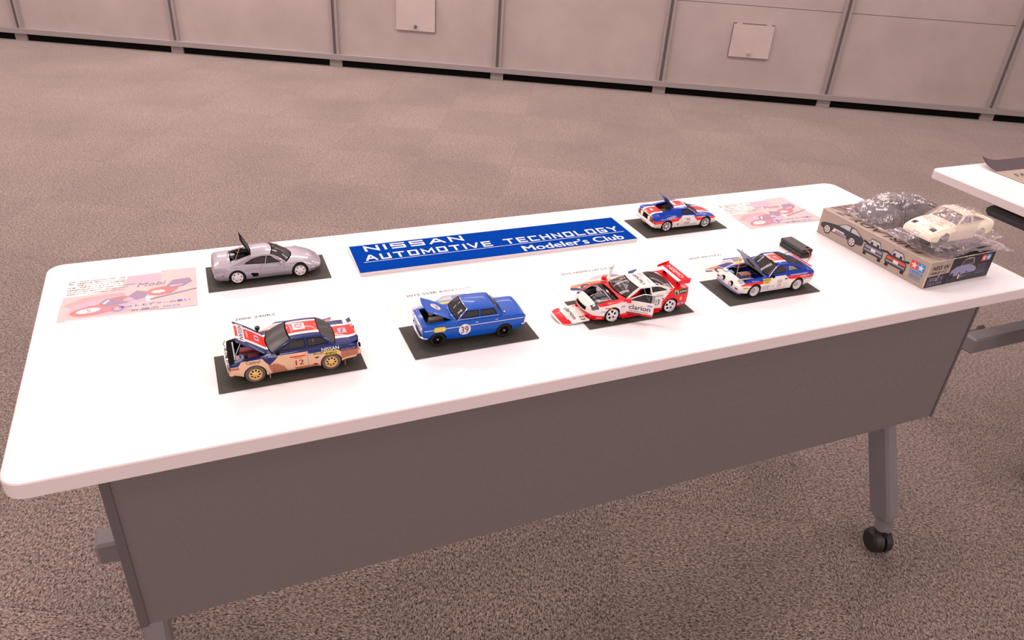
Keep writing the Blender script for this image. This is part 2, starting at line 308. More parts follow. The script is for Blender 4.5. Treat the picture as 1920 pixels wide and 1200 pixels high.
def table(x, y, label, legs=True):
    t = empty('folding_table', (x, y, 0), 0, label, 'table')
    b = MB(); P = rrect(0, 1.8, 0, 0.5936, 0.028); Pi = rrect(0.0016, 1.7984, 0.0016, 0.592, 0.0264); n = len(P)
    rings = [[b.vert((a, c, z)) for a, c in Q] for Q, z in ((Pi, TZ - 0.024), (P, TZ - 0.0225), (P, TZ - 0.0016), (Pi, TZ))]
    b.poly(rings[0][::-1], 'edge')
    for i in range(3):
        for k in range(n): b.poly((rings[i][k], rings[i][(k + 1) % n], rings[i + 1][(k + 1) % n], rings[i + 1][k]), 'edge')
    b.poly(rings[3], 'top'); b.build('tabletop', t, smooth=40)
    b = MB(); b.box(0.10, 1.682, 0.030, 0.038, TZ - 0.325, TZ - 0.026, 'fabric'); pn = b.build('modesty_panel', t, smooth=0)
    b = MB(); b.box(0.0957, 0.1075, 0.027, 0.041, TZ - 0.326, TZ - 0.026, 'pframe'); b.build('panel_border', pn, smooth=0); b = MB(); b.box(1.681, 1.687, 0.028, 0.041, TZ - 0.326, TZ - 0.026, 'pframe'); b.build('panel_border', pn, smooth=0)
    b = MB(); b.box(0.010, 1.79, 0.278, 0.325, TZ - 0.436, TZ - 0.388, 'grey', 0.005); b.box(0.12, 1.68, 0.27, 0.355, TZ - 0.06, TZ - 0.026, 'black', 0.004); b.build('crossbeam', t)
    for xx in (0.085, 1.67):
        b = MB(); b.box(xx, xx + 0.04, 0.16, 0.43, TZ - 0.052, TZ - 0.0245, 'black', 0.006); b.box(xx - 0.005, xx + 0.045, 0.14, 0.45, TZ - 0.088, TZ - 0.060, 'mid', 0.01); b.box(xx, xx + 0.04, 0.25, 0.34, TZ - 0.062, TZ - 0.05, 'black'); b.build('fold_bracket', t)
    for xx in (0.084, 1.655):
        for sg in (1, -1):
            # a flat tube leg leaning from the middle of the frame out to its castor
            def P(u, v, w, sg=sg, xx=xx):          # u along the leg (0 foot), v depth, w across
                y0, z0, y1, z1 = (0.036, 0.105, 0.262, TZ - 0.095) if sg > 0 else (0.036, 0.105, 0.272, 0.305)
                d = Vector((0, y1 - y0, z1 - z0)); l = d.length; d /= l; e = Vector((0, d.z, -d.y)); q = Vector((xx + w, y0, z0)) + d * (u * l) + e * v
                return (q.x, q.y if sg > 0 else 0.5936 - q.y, q.z)
            b = MB(); H = 0.030; Wd = 0.036; ring = []
            for u, hh, ww, off in ((-0.055, 0.012, 0.010, 0.0), (-0.03, 0.022, 0.004, 0), (0.0, H, 0.0, 0), (0.9, H, 0.0, 0), (1.0, H, 0.0, 0)):
                c = 0.006; pts = [(-hh + c, ww), (hh - c, ww), (hh, ww + c), (hh, Wd - ww - c), (hh - c, Wd - ww), (-hh + c, Wd - ww), (-hh, Wd - ww - c), (-hh, ww + c)]
                ring.append([b.vert(P(u, v, w)) for v, w in pts])
            for a, c in zip(ring, ring[1:]):
                for k in range(8): b.poly((a[k], a[(k + 1) % 8], c[(k + 1) % 8], c[k]), 'grey')
            b.poly(ring[0], 'grey'); b.poly(ring[-1], 'grey')
            lg = b.build('leg', t)
            cy = 0.022 if sg > 0 else 0.5936 - 0.022; cxx = xx + 0.018
            b = MB(); b.lathe([(0.0, 0.088), (0.020, 0.088), (0.020, 0.062), (0.0, 0.062)], 'grey', (cxx, cy, 0), 'z', 20)
            b.T = Matrix.Translation((cxx - 0.008, cy - 0.006, 0.031)) @ Matrix.Rotation(radians(-14), 4, 'Z')
            for s2 in (-1, 1):
                pr = [(0.0, s2 * 0.026), (0.022, s2 * 0.026), (0.0285, s2 * 0.021), (0.031, s2 * 0.012), (0.031, s2 * 0.003), (0.02, s2 * 0.003)]
                b.lathe(pr, 'black', (0, 0, 0), 'x', 24)
            b.box(-0.004, 0.004, -0.018, 0.018, -0.01, 0.034, 'black'); b.build('caster', lg)
    return t
tA = table(0, 0, 'long white folding table with grey front panel carrying the model cars')
tB = table(2.1865, 0.0215, 'white folding table at the right edge carrying the grey box lid')

# ---------------------------------------------------------------- flat things on the table
def sheet_map(x, y, a, z):
    ca, sa = cos(a), sin(a)
    return lambda u, v: (x + u * ca - v * sa, y + u * sa + v * ca, z)
for k, c in dict(p_pink=(0.60, 0.37, 0.39), p_pale=(0.66, 0.52, 0.52), p_lil=(0.55, 0.43, 0.53), p_red=(0.58, 0.20, 0.20), p_deep=(0.53, 0.24, 0.28), p_pur=(0.33, 0.24, 0.36), p_blue=(0.0, 0.05, 0.44), p_lblue=(0.18, 0.20, 0.55), p_white=(0.84, 0.78, 0.80),
                 i_navy=(0.03, 0.045, 0.22), i_orange=(0.85, 0.27, 0.12), i_grey=(0.30, 0.27, 0.30), i_lgrey=(0.58, 0.53, 0.57), i_sky=(0.12, 0.35, 0.68), i_dark=(0.05, 0.045, 0.055), i_yel=(0.83, 0.60, 0.08), i_sil=(0.55, 0.52, 0.56)).items():
    M[k] = mat('print ' + k[2:], c, 0.6)
# blue name board
sb = empty('name_board', (0.5155, 0.4035, TZ), radians(-0.1), 'long blue foam board with white club lettering lying at the far edge of the table', 'sign')
b = MB(); BW, BH, BT = 0.583, 0.1135, 0.0078
b.box(0, BW, 0, BH, 0, BT - 0.0004, 'foam'); b.poly([b.vert(p) for p in ((0.0, 0.0, BT), (BW, 0.0, BT), (BW, BH, BT), (0.003, BH, BT))], 'sign')
for s_ in ((0, 0, BW, 0), (BW, 0, BW, BH), (BW, BH, 0.003, BH), (0.003, BH, 0, 0)):
    b.face([(s_[0], s_[1], BT - 0.0004), (s_[2], s_[3], BT - 0.0004), (s_[2], s_[3], BT), (s_[0], s_[1], BT)], 'sign')
bd = b.build('board', sb, smooth=0, weld=False)
ST = {'N': ['0,0 0,1 1,0 1,1'], 'I': ['0,0 0,1'], 'S': ['1,1 0,1 0,.5 1,.5 1,0 0,0'], 'A': ['0,0 .45,1 .55,1 1,0', '.2,.32 .8,.32'], 'U': ['0,1 0,0 1,0 1,1'], 'T': ['0,1 1,1', '.5,1 .5,0'],
      'O': ['0,0 0,1 1,1 1,0 0,0'], 'M': ['0,0 0,1 .5,.25 1,1 1,0'], 'V': ['0,1 .47,0 .53,0 1,1'], 'E': ['1,1 0,1 0,0 1,0', '0,.5 .9,.5'], 'C': ['1,1 0,1 0,0 1,0'], 'H': ['0,0 0,1', '1,0 1,1', '0,.5 1,.5'],
      'L': ['0,1 0,0 1,0'], 'G': ['1,1 0,1 0,0 1,0 1,.48 .55,.48'], 'Y': ['0,1 .5,.45 1,1', '.5,.45 .5,0']}
WID = {'I': 0.16, 'M': 1.25, 'T': 1.1, 'A': 1.15, 'V': 1.15, 'Y': 1.1, ' ': 0.75}
def stroke_text(b, s, x0, x1, y0, h, wd, z0, m):
    ws = [WID.get(c, 1.0) for c in s]; gap = 0.33; tot = sum(ws) + gap * (len(s) - 1); k = (x1 - x0) / tot; x = x0
    for c, w in zip(s, ws):
        for li, ln in enumerate(ST.get(c, [])):
            z = z0 + li * 0.00004
            P = [Vector(tuple(float(q) for q in p.split(','))) for p in ln.split()]; P = [Vector((x + wd / 2 + p.x * max(w * k - wd, 0), y0 + wd / 2 + p.y * (h - wd))) for p in P]
            n = len(P); closed = (P[0] - P[-1]).length < 1e-6
            if closed: P = P[:-1]; n -= 1
            L_, R_ = [], []
            for i in range(n):
                a = P[i - 1] if (i > 0 or closed) else None; c2 = P[(i + 1) % n] if (i < n - 1 or closed) else None
                d1 = (P[i] - a).normalized() if a is not None else None; d2 = (c2 - P[i]).normalized() if c2 is not None else None
                p = P[i].copy()
                if d1 is None: n_ = Vector((-d2.y, d2.x)); mi = n_; p = p - d2 * wd / 2; f = 1
                elif d2 is None: n_ = Vector((-d1.y, d1.x)); mi = n_; p = p + d1 * wd / 2; f = 1
                else:
                    n1 = Vector((-d1.y, d1.x)); n2 = Vector((-d2.y, d2.x)); mi = (n1 + n2); mi = mi.normalized() if mi.length > 0.01 else n1; f = 1 / max(0.45, mi.dot(n1))
                L_.append(p + mi * wd / 2 * f); R_.append(p - mi * wd / 2 * f)
            for i in range(n if closed else n - 1):
                j = (i + 1) % n; b.face([(L_[i].x, L_[i].y, z), (R_[i].x, R_[i].y, z), (R_[j].x, R_[j].y, z), (L_[j].x, L_[j].y, z)], m)
        x += (w + gap) * k
b = MB(); z = BT + 0.00025
stroke_text(b, 'NISSAN', 0.0285, 0.229, 0.0835, 0.0235, 0.0048, z, 'paper'); stroke_text(b, 'AUTOMOTIVE TECHNOLOGY', 0.0215, 0.566, 0.0445, 0.0235, 0.0044, z, 'paper')
b.face([(0.0155, 0.0383, z), (0.573, 0.0383, z), (0.573, 0.0397, z), (0.0155, 0.0397, z)], 'paper')
put_text(b, "Modeler's Club", 0.3295, 0.0045, 0.0245, 'paper', lambda a, c: (a, c, z), width=0.2265, bold=0.03)
lt = b.build('lettering', bd, smooth=0, weld=False); lt['label'] = 'white raised lettering and underline'

# printed A5 car sheets and black cards
def flat(b, f, pts, m, z=0.0): b.poly([b.vert(Vector(f(u, v)) + Vector((0, 0, z))) for u, v in pts], m)
def ell(cx, cy, rx, ry, n=20, a0=0): return [(cx + rx * cos(2 * pi * k / n) * cos(a0) - ry * sin(2 * pi * k / n) * sin(a0), cy + rx * cos(2 * pi * k / n) * sin(a0) + ry * sin(2 * pi * k / n) * cos(a0)) for k in range(n)]
def sheet(x, y, a, name, label, draw, w=0.2095, h=0.148, group=None):
    o = empty(name, (x, y, TZ + 0.0002), radians(a), label, 'paper', group)
    b = MB(); b.box(0, w, 0, h, 0, 0.0003, 'paper'); p = b.build('paper_sheet', o, smooth=0)
    b = MB(); draw(b); b.build('print', o, smooth=0, weld=False)
    return o
def flat_map(u, v): return (u, v, 0.00036)
def carpic(b, L, x, y, body, stripe, roof, top=0.012, sc=1.0, extra=None):
    """small printed side picture of a car"""
    k = L / 0.16 * sc; lay = [0.0]
    def F(pts, m): lay[0] += 0.00003; b.poly([b.vert((x + u * k, y + v * k, 0.00036 + lay[0])) for u, v in pts], m)
    F([(0, 0.004), (0.02, 0.0), (0.15, 0.004), (0.16, 0.014), (0.158, 0.026), (0.13, 0.030), (0.112, 0.044), (0.07, 0.045), (0.048, 0.030), (0.006, 0.020)], body)
    F([(0.006, 0.017), (0.05, 0.024), (0.15, 0.022), (0.15, 0.015), (0.05, 0.014), (0.006, 0.008)], stripe)
    F([(0.052, 0.030), (0.070, 0.042), (0.085, 0.042), (0.083, 0.029)], 'i_lgrey'); F([(0.086, 0.029), (0.088, 0.042), (0.11, 0.041), (0.122, 0.030)], 'i_grey')
    F([(0.066, 0.0435), (0.11, 0.0425), (0.112, 0.046), (0.074, 0.0475)], roof)
    for cx in (0.036, 0.125):
        F(ell(cx, 0.004, 0.0135, 0.0135), 'i_dark'); F(ell(cx, 0.004, 0.008, 0.008), 'i_lgrey')
    F([(0.002, 0.006), (0.018, 0.004), (0.018, 0.008), (0.003, 0.011)], 'i_dark')
    if extra: extra(F)
def d2(b):
    put_text(b, '2006 240RS', 0.041, 0.1120, 0.0068, 'ink', flat_map, width=0.063, bold=0.01)
    carpic(b, 0.155, 0.030, 0.044, 'p_white', 'i_navy', 'i_navy', extra=lambda F: (F([(0.02, 0.018), (0.06, 0.024), (0.06, 0.028), (0.02, 0.022)], 'i_orange'), F([(0.130, 0.030), (0.158, 0.026), (0.164, 0.036), (0.148, 0.033)], 'i_navy'), F([(0.15, 0.026), (0.162, 0.028), (0.163, 0.032), (0.15, 0.030)], 'i_orange')))
def d3(b):
    put_text(b, '2012 S54B', 0.040, 0.1090, 0.0070, 'ink', flat_map, width=0.0555, bold=0.018); put_text(b, '第2回日本グランプリ', 0.1005, 0.1090, 0.0062, 'ink', flat_map, width=0.060, bold=0.008)
    carpic(b, 0.15, 0.036, 0.052, 'i_sky', 'p_lblue', 'i_lgrey', extra=lambda F: (F([(0.05, 0.014), (0.085, 0.016), (0.085, 0.025), (0.05, 0.023)], 'i_yel'), F([(0, 0.012), (0.03, 0.010), (0.03, 0.020), (0.004, 0.02)], 'i_lgrey')))
def d4(b):
    put_text(b, '2015 NISMO LM GT-R', 0.0395, 0.1090, 0.0068, 'ink', flat_map, width=0.112, bold=0.012)
    carpic(b, 0.158, 0.030, 0.048, 'p_white', 'i_orange', 'p_white', extra=lambda F: (F([(0.001, 0.002), (0.026, -0.004), (0.03, 0.004), (0.002, 0.008)], 'i_navy'), F([(0.138, 0.030), (0.146, 0.030), (0.165, 0.042), (0.165, 0.046), (0.145, 0.041)], 'i_navy'), F([(0.07, 0.014), (0.11, 0.014), (0.11, 0.019), (0.07, 0.019)], 'i_dark')))
def d5(b):
    put_text(b, '2024', 0.0375, 0.1060, 0.0066, 'ink', flat_map, width=0.025, bold=0.006); put_text(b, '神岡', 0.0665, 0.1055, 0.0072, 'ink', flat_map, width=0.0165); put_text(b, 'HZ31', 0.0875, 0.1060, 0.0066, 'ink', flat_map, width=0.028, bold=0.006)
    def ex(F):
        F([(0.01, 0.018), (0.05, 0.026), (0.06, 0.022), (0.02, 0.012)], 'i_orange'); F([(0.04, 0.024), (0.07, 0.030), (0.085, 0.026), (0.05, 0.012)], 'i_navy'); F(ell(0.12, 0.024, 0.015, 0.012), 'p_white'); F([(0.088, 0.028), (0.105, 0.031), (0.105, 0.020), (0.088, 0.018)], 'i_yel'); F([(0.135, 0.038), (0.16, 0.042), (0.155, 0.028), (0.13, 0.030)], 'i_navy')
    carpic(b, 0.158, 0.036, 0.044, 'p_white', 'i_lgrey', 'i_navy', extra=ex)
    put_text(b, '29', 0.148, 0.061, 0.009, 'ink', lambda u, v: (u, v, 0.0010), bold=0.01)
sheet(0.2492, 0.1955, 0.2, 'title_sheet', 'white printed sheet with a title starting 2006 behind the muddy rally car', d2)
sheet(0.5345, 0.1965, 0.1, 'title_sheet', 'white printed sheet with a title starting 2012 behind the blue saloon', d3)
sheet(0.8360, 0.1965, 0.0, 'title_sheet', 'white printed sheet with a title starting 2015 behind the red and white racing coupe', d4)
sheet(1.1210, 0.1910, -0.4, 'title_sheet', 'white printed sheet with a title starting 2024 behind the hatchback with raised bonnet', d5)
def flyer(b):
    lay = [0.0]
    def F(pts, m): lay[0] += 0.00002; b.poly([b.vert((u, v, 0.00036 + lay[0])) for u, v in pts], m)
    F([(0, 0.002), (0.207, 0.002), (0.207, 0.145), (0.150, 0.146), (0.150, 0.139), (0.096, 0.136), (0.088, 0.10), (0.05, 0.082), (0.002, 0.080)], 'p_pale')
    F([(0.094, 0.100), (0.15, 0.108), (0.15, 0.137), (0.096, 0.134)], 'p_lil'); F([(0.165, 0.112), (0.207, 0.105), (0.207, 0.141), (0.165, 0.143)], 'p_pale')
    F([(0.004, 0.050), (0.03, 0.072), (0.09, 0.078), (0.10, 0.060), (0.06, 0.040), (0.02, 0.038)], 'p_pink')
    F([(0.0, 0.0), (0.012, 0.0), (0.012, 0.04), (0.0, 0.055)], 'p_pale'); F([(0.08, 0.022), (0.13, 0.026), (0.14, 0.05), (0.10, 0.058)], 'p_white')
    F([(0.012, 0.02), (0.03, 0.006), (0.10, 0.008), (0.13, 0.028), (0.125, 0.06), (0.07, 0.066), (0.02, 0.05)], 'p_lil')
    F(ell(0.052, 0.026, 0.036, 0.016, a0=0.15), 'p_red'); F([(0.03, 0.034), (0.085, 0.036), (0.100, 0.020), (0.06, 0.012), (0.025, 0.018)], 'p_deep')
    F(ell(0.043, 0.026, 0.018, 0.008, a0=0.15), 'p_white'); put_text(b, '5', 0.043, 0.026, 0.011, 'p_deep', lambda u, v: (u, v, 0.00062), centre=True, bold=0.02)
    F([(0.056, 0.044), (0.066, 0.060), (0.094, 0.064), (0.110, 0.052), (0.098, 0.038), (0.070, 0.034)], 'p_pur'); F([(0.072, 0.056), (0.09, 0.060), (0.104, 0.058), (0.09, 0.050)], 'p_red')
    F([(0.062, 0.044), (0.070, 0.056), (0.073, 0.055), (0.066, 0.042)], 'p_white'); F(ell(0.102, 0.050, 0.010, 0.006, a0=0.3), 'p_lil'); F(ell(0.086, 0.022, 0.010, 0.010), 'p_pur'); F(ell(0.086, 0.022, 0.006, 0.006), 'p_lil')
    F([(0.100, 0.062), (0.112, 0.078), (0.132, 0.070), (0.125, 0.050), (0.112, 0.046)], 'p_pur')
    F(ell(0.150, 0.068, 0.022, 0.014, a0=0.1), 'p_red'); F([(0.135, 0.078), (0.165, 0.086), (0.178, 0.072), (0.165, 0.056), (0.140, 0.060)], 'p_red'); F(ell(0.146, 0.066, 0.011, 0.0055), 'p_white')
    F([(0.158, 0.082), (0.168, 0.104), (0.196, 0.106), (0.200, 0.092), (0.186, 0.078), (0.165, 0.074)], 'p_pur'); F([(0.163, 0.084), (0.186, 0.086), (0.184, 0.081), (0.166, 0.078)], 'p_lil')
    F([(0.135, 0.04), (0.207, 0.062), (0.207, 0.065), (0.132, 0.044)], 'p_pur')
    F([(0.12, 0.036), (0.207, 0.040), (0.207, 0.002), (0.16, 0.002), (0.10, 0.014)], 'p_pale')
    z = lambda u, v: (u, v, 0.00090)
    put_text(b, 'Mobi', 0.112, 0.091, 0.014, 'p_pur', z, width=0.046, shear=0.25)
    put_text(b, 'オートモデラーの集い', 0.0875, 0.0205, 0.0085, 'p_blue', z, width=0.108, bold=0.022); put_text(b, 'in 横浜 2025', 0.107, 0.0065, 0.0082, 'p_lblue', z, width=0.073, bold=0.022)
    rows = [('日時：2025年10月4日(土) 10時〜16時', 0.0055, 0.1315, 0.0042, 0.087), ('場所：日産横浜工場　横浜エンジンミュージアム', 0.0055, 0.1245, 0.0042, 0.087), ('　　　日産エンジンミュージアム横浜館', 0.0205, 0.1175, 0.0042, 0.072),
            ('主催：日産オートモデラークラブ', 0.0060, 0.1100, 0.0042, 0.085), ('自動車模型の展示会です　どなたでも自由にご覧いただけます', 0.0055, 0.1020, 0.0034, 0.104), ('作品の持ち込み展示も歓迎します　実車の解説もあります', 0.0058, 0.0945, 0.0032, 0.092), ('駐車場はありません　公共交通機関をご利用ください', 0.0062, 0.0870, 0.0032, 0.088)]
    for s, x, y, h, w in rows: put_text(b, s.strip('　'), x if not s.startswith('　') else 0.02, y, h, 'ink', z, width=w, bold=0.012)
FG = None
sheet(0.0305, 0.3800, -1.5, 'event_flyer', 'pink event flyer with blue Japanese title, near the rounded left corner of the table', flyer)
sheet(1.3862, 0.3918, -0.3, 'event_flyer', 'pink event flyer with blue Japanese title, between the far card and the kit box', flyer)
for x, y, a, lab in ((0.2569, 0.4148, -0.3, 'black card under the silver sports car'), (0.2518, 0.1117, 0.18, 'black card under the muddy rally car numbered 12'), (0.5346, 0.1131, 0.14, 'black card under the blue saloon'), (0.8356, 0.1136, -0.09, 'black card under the red and white racing coupe with open door'), (1.1203, 0.1114, -0.5, 'black card under the tricolour hatchback with raised bonnet'), (1.1275, 0.4112, 0.0, 'black card under the tricolour mid-engined car numbered 88')):
    b = MB(); b.box(0, 0.2086, 0, 0.0975, 0, 0.0004, 'mat'); o = b.build('black_card', smooth=0); o.location = (x, y, TZ + 0.0007); o.rotation_euler = (0, 0, radians(a)); tag(o, lab, 'card')
# battery box with wires for the hatchback lamps
bb = empty('battery_box', (1.4205, 0.2367, TZ + 0.0002), radians(90), 'small black battery box behind the hatchback with raised bonnet', 'battery box')
def rb(b, x0, x1, y0, y1, z0, z1, m, r=0.0022): b.box(x0, x1, y0, y1, z0, z1, m, r)
b = MB(); rb(b, 0.0, 0.068, 0.0, 0.030, 0.0, 0.0100, 'black'); rb(b, 0.0, 0.068, 0.0, 0.030, 0.0101, 0.0185, 'black'); b.build('case', bb)
b = MB(); b.box(0.008, 0.013, 0.004, 0.011, 0.0183, 0.0190, 'matte'); b.box(0.009, 0.0115, 0.0055, 0.0085, 0.019, 0.0200, 'black'); b.build('switch', bb)
b = MB()
def bez(p, n=24):
    p = [Vector(q) for q in p]; out = []
    for i in range(n + 1):
        t = i / n; q = p[:]
        while len(q) > 1: q = [q[j] * (1 - t) + q[j + 1] * t for j in range(len(q) - 1)]
        out.append(q[0])
    return out
TB = Matrix.Translation((1.4205, 0.2367, TZ)) @ Matrix.Rotation(radians(90), 4, 'Z'); IB = TB.inverted()
b.tube(bez([IB @ Vector(p) for p in ((1.402, 0.243, TZ + 0.0165), (1.406, 0.225, TZ + 0.024), (1.396, 0.205, TZ + 0.004), (1.365, 0.206, TZ + 0.001), (1.335, 0.187, TZ + 0.012), (1.318, 0.176, TZ + 0.028))]), 0.0007, 'red', 6); b.build('red_wire', bb)
b = MB(); b.tube(bez([IB @ Vector(p) for p in ((1.3925, 0.256, TZ + 0.009), (1.375, 0.250, TZ + 0.012), (1.345, 0.262, TZ + 0.010), (1.318, 0.232, TZ + 0.002), (1.300, 0.205, TZ + 0.012), (1.288, 0.190, TZ + 0.030))]), 0.0006, 'mid', 6); b.build('grey_wire', bb)
# ---------------------------------------------------------------- model car builder (millimetres, x forward, origin between the axles on the ground)
def pchip(keys):
    xs = [k[0] for k in keys]; n = len(keys[0]) - 1
    def f(x):
        if x <= xs[0]: return keys[0][1:]
        if x >= xs[-1]: return keys[-1][1:]
        i = max(j for j in range(len(xs) - 1) if xs[j] <= x); h = xs[i + 1] - xs[i]; t = (x - xs[i]) / h; out = []
        for c in range(1, n + 1):
            def sl(j): return (keys[j + 1][c] - keys[j][c]) / (xs[j + 1] - xs[j])
            def tg(j):
                if j == 0: return sl(0)
                if j == len(xs) - 1: return sl(j - 1)
                a, b = sl(j - 1), sl(j)
                return 0 if a * b <= 0 else 2 * a * b / (a + b)
            a, b = keys[i][c], keys[i + 1][c]; d0, d1 = tg(i), tg(i + 1)
            out.append(a * (1 + 2 * t) * (1 - t) ** 2 + b * t * t * (3 - 2 * t) + h * d0 * t * (1 - t) ** 2 - h * d1 * t * t * (1 - t))
        return out
    return f
def inpoly(p, P):
    c = False; n = len(P)
    for i in range(n):
        (x1, y1), (x2, y2) = P[i], P[(i + 1) % n]
        if (y1 > p[1]) != (y2 > p[1]) and p[0] < (x2 - x1) * (p[1] - y1) / (y2 - y1) + x1: c = not c
    return c
MMS = 0.001
class Car:
    def __init__(s, keys, wb, wr, ar, cab, tuck=1.5, p=2.2, tm=0.45, flare=(0, 4), bow=(3, 2), vc=0.94, hood=None, inset=0.0):
        s.K = pchip(keys); s.x0, s.x1 = keys[0][0], keys[-1][0]; s.kx = [k[0] for k in keys]; s.wx = (wb / 2, -wb / 2); s.wr = wr; s.ar = ar; s.tuck = tuck; s.p = p; s.tm = tm; s.flare = flare; s.bow = bow; s.vc = vc; s.cab = cab; s.hood = hood; s.cuts = []
    def side(s, x, z):
        zb, zs, zc, yw, ys = s.K(x); t = (z - zb) / max(zs - zb, 1e-6); tm = s.tm
        y = yw - (yw - ys) * max(0, (t - tm) / (1 - tm)) ** 2 - s.tuck * max(0, (tm - t) / tm) ** 2
        if s.flare[0]:
            for w in s.wx:
                d = max(math.hypot(x - w, z - s.wr) - s.ar, 0); y += s.flare[0] * math.exp(-(d / s.flare[1]) ** 2) * min(1, max(0, (1.12 - t) * 4))
        return y
    def top(s, x):
        zb, zs, zc, yw, ys = s.K(x); return s.side(x, zs), zs, zc
    def deck(s, x, y):
        ye, zs, zc = s.top(x); v = min(abs(y) / ye, 1); return zc - (zc - zs) * v ** s.p
    def zlow(s, x):
        zb = s.K(x)[0]
        for w in s.wx:
            d = s.ar ** 2 - (x - w) ** 2
            if d > 0: zb = max(zb, s.wr + sqrt(d))
        return zb
    def stations(s, extra=()):
        X = set(s.kx) | set(extra) | {s.x0, s.x1}; n = int((s.x1 - s.x0) / 3.2)
        for i in range(n + 1): X.add(s.x0 + (s.x1 - s.x0) * i / n)
        X = sorted(X); out = [X[0]]
        for x in X[1:]:
            if x - out[-1] > 0.6 or x in extra or x == s.x1: out.append(x)
        for w in s.wx:
            out = [x for x in out if not (w - s.ar - 0.3 < x < w + s.ar + 0.3)]
            for k in range(17): out.append(w - s.ar * cos(pi * k / 16))
            out += [w - s.ar - 0.01, w + s.ar + 0.01]
        return sorted(out)
    # windscreen, roof and rear strip: (x centre, x edge, z centre, z edge, half width)
    def strip(s, a, t, v):
        A, B = s.cab[a], s.cab[a + 1]; r = [A[k] * (1 - t) + B[k] * t for k in range(5)]
        # a little crown along the glass
        bul = s.crown[a] * 4 * t * (1 - t) if hasattr(s, 'crown') else 0
        q = 1 - v * v
        return (r[1] + (r[0] - r[1]) * q, r[4] * v, r[3] + (r[2] - r[3]) * q + bul)
    def fit_cab(s):
        c = s.cab
        for i in (0, len(c) - 1):
            xc, xe = c[i][0], c[i][1]; ye, zs, zc = s.top(xe); w = ye * s.vc
            c[i] = [xc, xe, s.deck(xc, 0) + 0.1, s.deck(xe, w) + 0.1, w]
    def edge_at(s, x):
        """height and half width of the roof edge at x"""
        for a in range(len(s.cab) - 1):
            A, B = s.strip(a, 0, 1), s.strip(a, 1, 1)
            if B[0] <= x <= A[0]:
                t = (x - A[0]) / (B[0] - A[0]); q = s.strip(a, t, 1); return q[1], q[2]
        return None
    def make(s, roof_kind, rear_kind='glass', wind_kind='glass', hatch_v=0.75, zrows=11, open_top=None, door=None, extra=()):
        """returns bmesh with zone layer: 0 side, 1 deck, 2 cabin side, 3 roof, 4 other"""
        s.fit_cab(); b = MB(); xs = s.stations(tuple(extra) + tuple(s.hood[:2] if s.hood else ()) + (s.cab[0][1], s.cab[-1][1]))
        for sg in (1, -1):
            rows = []
            for x in xs:
                z0 = s.zlow(x); zs = s.K(x)[1]
                zz = [z0 + (zs - z0) * (k / zrows) for k in range(zrows + 1)]
                rows.append([(x, sg * s.side(x, z), z) for z in zz])
            b.grid(rows, 'Z0', flip=sg < 0)
            # the sill and arch lips turn inwards
            b.grid([[r[0], (r[0][0], r[0][1] - sg * 2.0, r[0][2])] for r in rows], 'Z0')
        vs = sorted(set([0, 0.12, 0.25, 0.4, 0.55, 0.68, 0.8, 0.88, s.vc, 0.975, 1.0] + ([s.hood[2]] if s.hood else []))); vs = [-v for v in vs[:0:-1]] + vs
        rows = []
        for x in xs:
            ye, zs, zc = s.top(x); rows.append([(x, v * ye, zc - (zc - zs) * abs(v) ** s.p) for v in vs])
        xr, xw = s.cab[-1][1], s.cab[0][1]
        def dm(i, j):
            xm = (xs[i] + xs[i + 1]) / 2; vm = abs(vs[j] + vs[j + 1]) / 2
            if s.hood and s.hood[0] < xm < s.hood[1] and vm < s.hood[2]: return None
            if open_top and open_top[0] < xm < open_top[1] and vm < open_top[2]: return None
            if xr < xm < xw and vm < s.vc: return None
            if vm < s.vc and (xw < xm < s.cab[0][0] - 0.5) and vm < 0.9 and not s.hood: return 'Z1'
            return 'Z1'
        b.grid(rows, dm)
        for xe, bw, sg in ((xs[-1], s.bow[0], 1), (xs[0], s.bow[1], -1)):
            zb, zs, zc, yw, ys = s.K(xe); rr = []; N = 12
            for k in range(zrows + 2):
                z = zb + (zs - zb) * min(k, zrows) / zrows; y = s.side(xe, z); row = []
                for j in range(-N, N + 1):
                    u = j / N; yy = u * y; z2 = z if k <= zrows else s.deck(xe, yy)
                    bl = 0.35 + 0.65 * sin(pi * min(1, max(0, (k + 1) / (zrows + 2))))
                    row.append((xe + sg * bw * (1 - u * u) * (bl if k not in (zrows + 1,) else 0) , yy, z2))
                rr.append(row)
            b.grid(rr, 'Z4', flip=sg > 0)
        # roof strip
        gv = [0, 0.2, 0.4, 0.6, hatch_v, 0.86, 0.925, 0.955, 1.0]; gv = [-v for v in gv[:0:-1]] + gv
        na = len(s.cab) - 1; glass = {0: MB(), na - 1: MB()}
        for a in range(na):
            kind = wind_kind if a == 0 else (rear_kind if a == na - 1 else roof_kind)
            ts = [0, 0.03, 0.06, 0.25, 0.5, 0.75, 0.93, 1.0] if a in (0, na - 1) else [0, 0.34, 0.67, 1]
            rows = [[s.strip(a, t, v) for v in gv] for t in ts]
            def gm(i, j, a=a, kind=kind, ts=ts):
                tm_, vm = (ts[i] + ts[i + 1]) / 2, abs(gv[j] + gv[j + 1]) / 2
                if a in (0, na - 1) and kind in ('glass', 'open'):
                    if vm < 0.925 and 0.06 < tm_ < 0.93: return None
                    if vm < 0.955 and 0.0 < tm_: return 'matte' if kind == 'glass' else 'Z3'
                    return 'Z3'
                if a == na - 1 and kind == 'hatch':
                    return None if vm < hatch_v and tm_ < 0.95 else 'Z3'
                return 'Z3'
            b.grid(rows, gm)
            if kind == 'glass' and a in glass:
                rr = [[s.strip(a, t, v) for v in gv if abs(v) <= 0.93] for t in ts[2:-1]]; glass[a].grid(rr, 'glass'); glass[a].grid([[(p[0], p[1], p[2] - 0.7) for p in r] for r in rr], 'glass', flip=True)
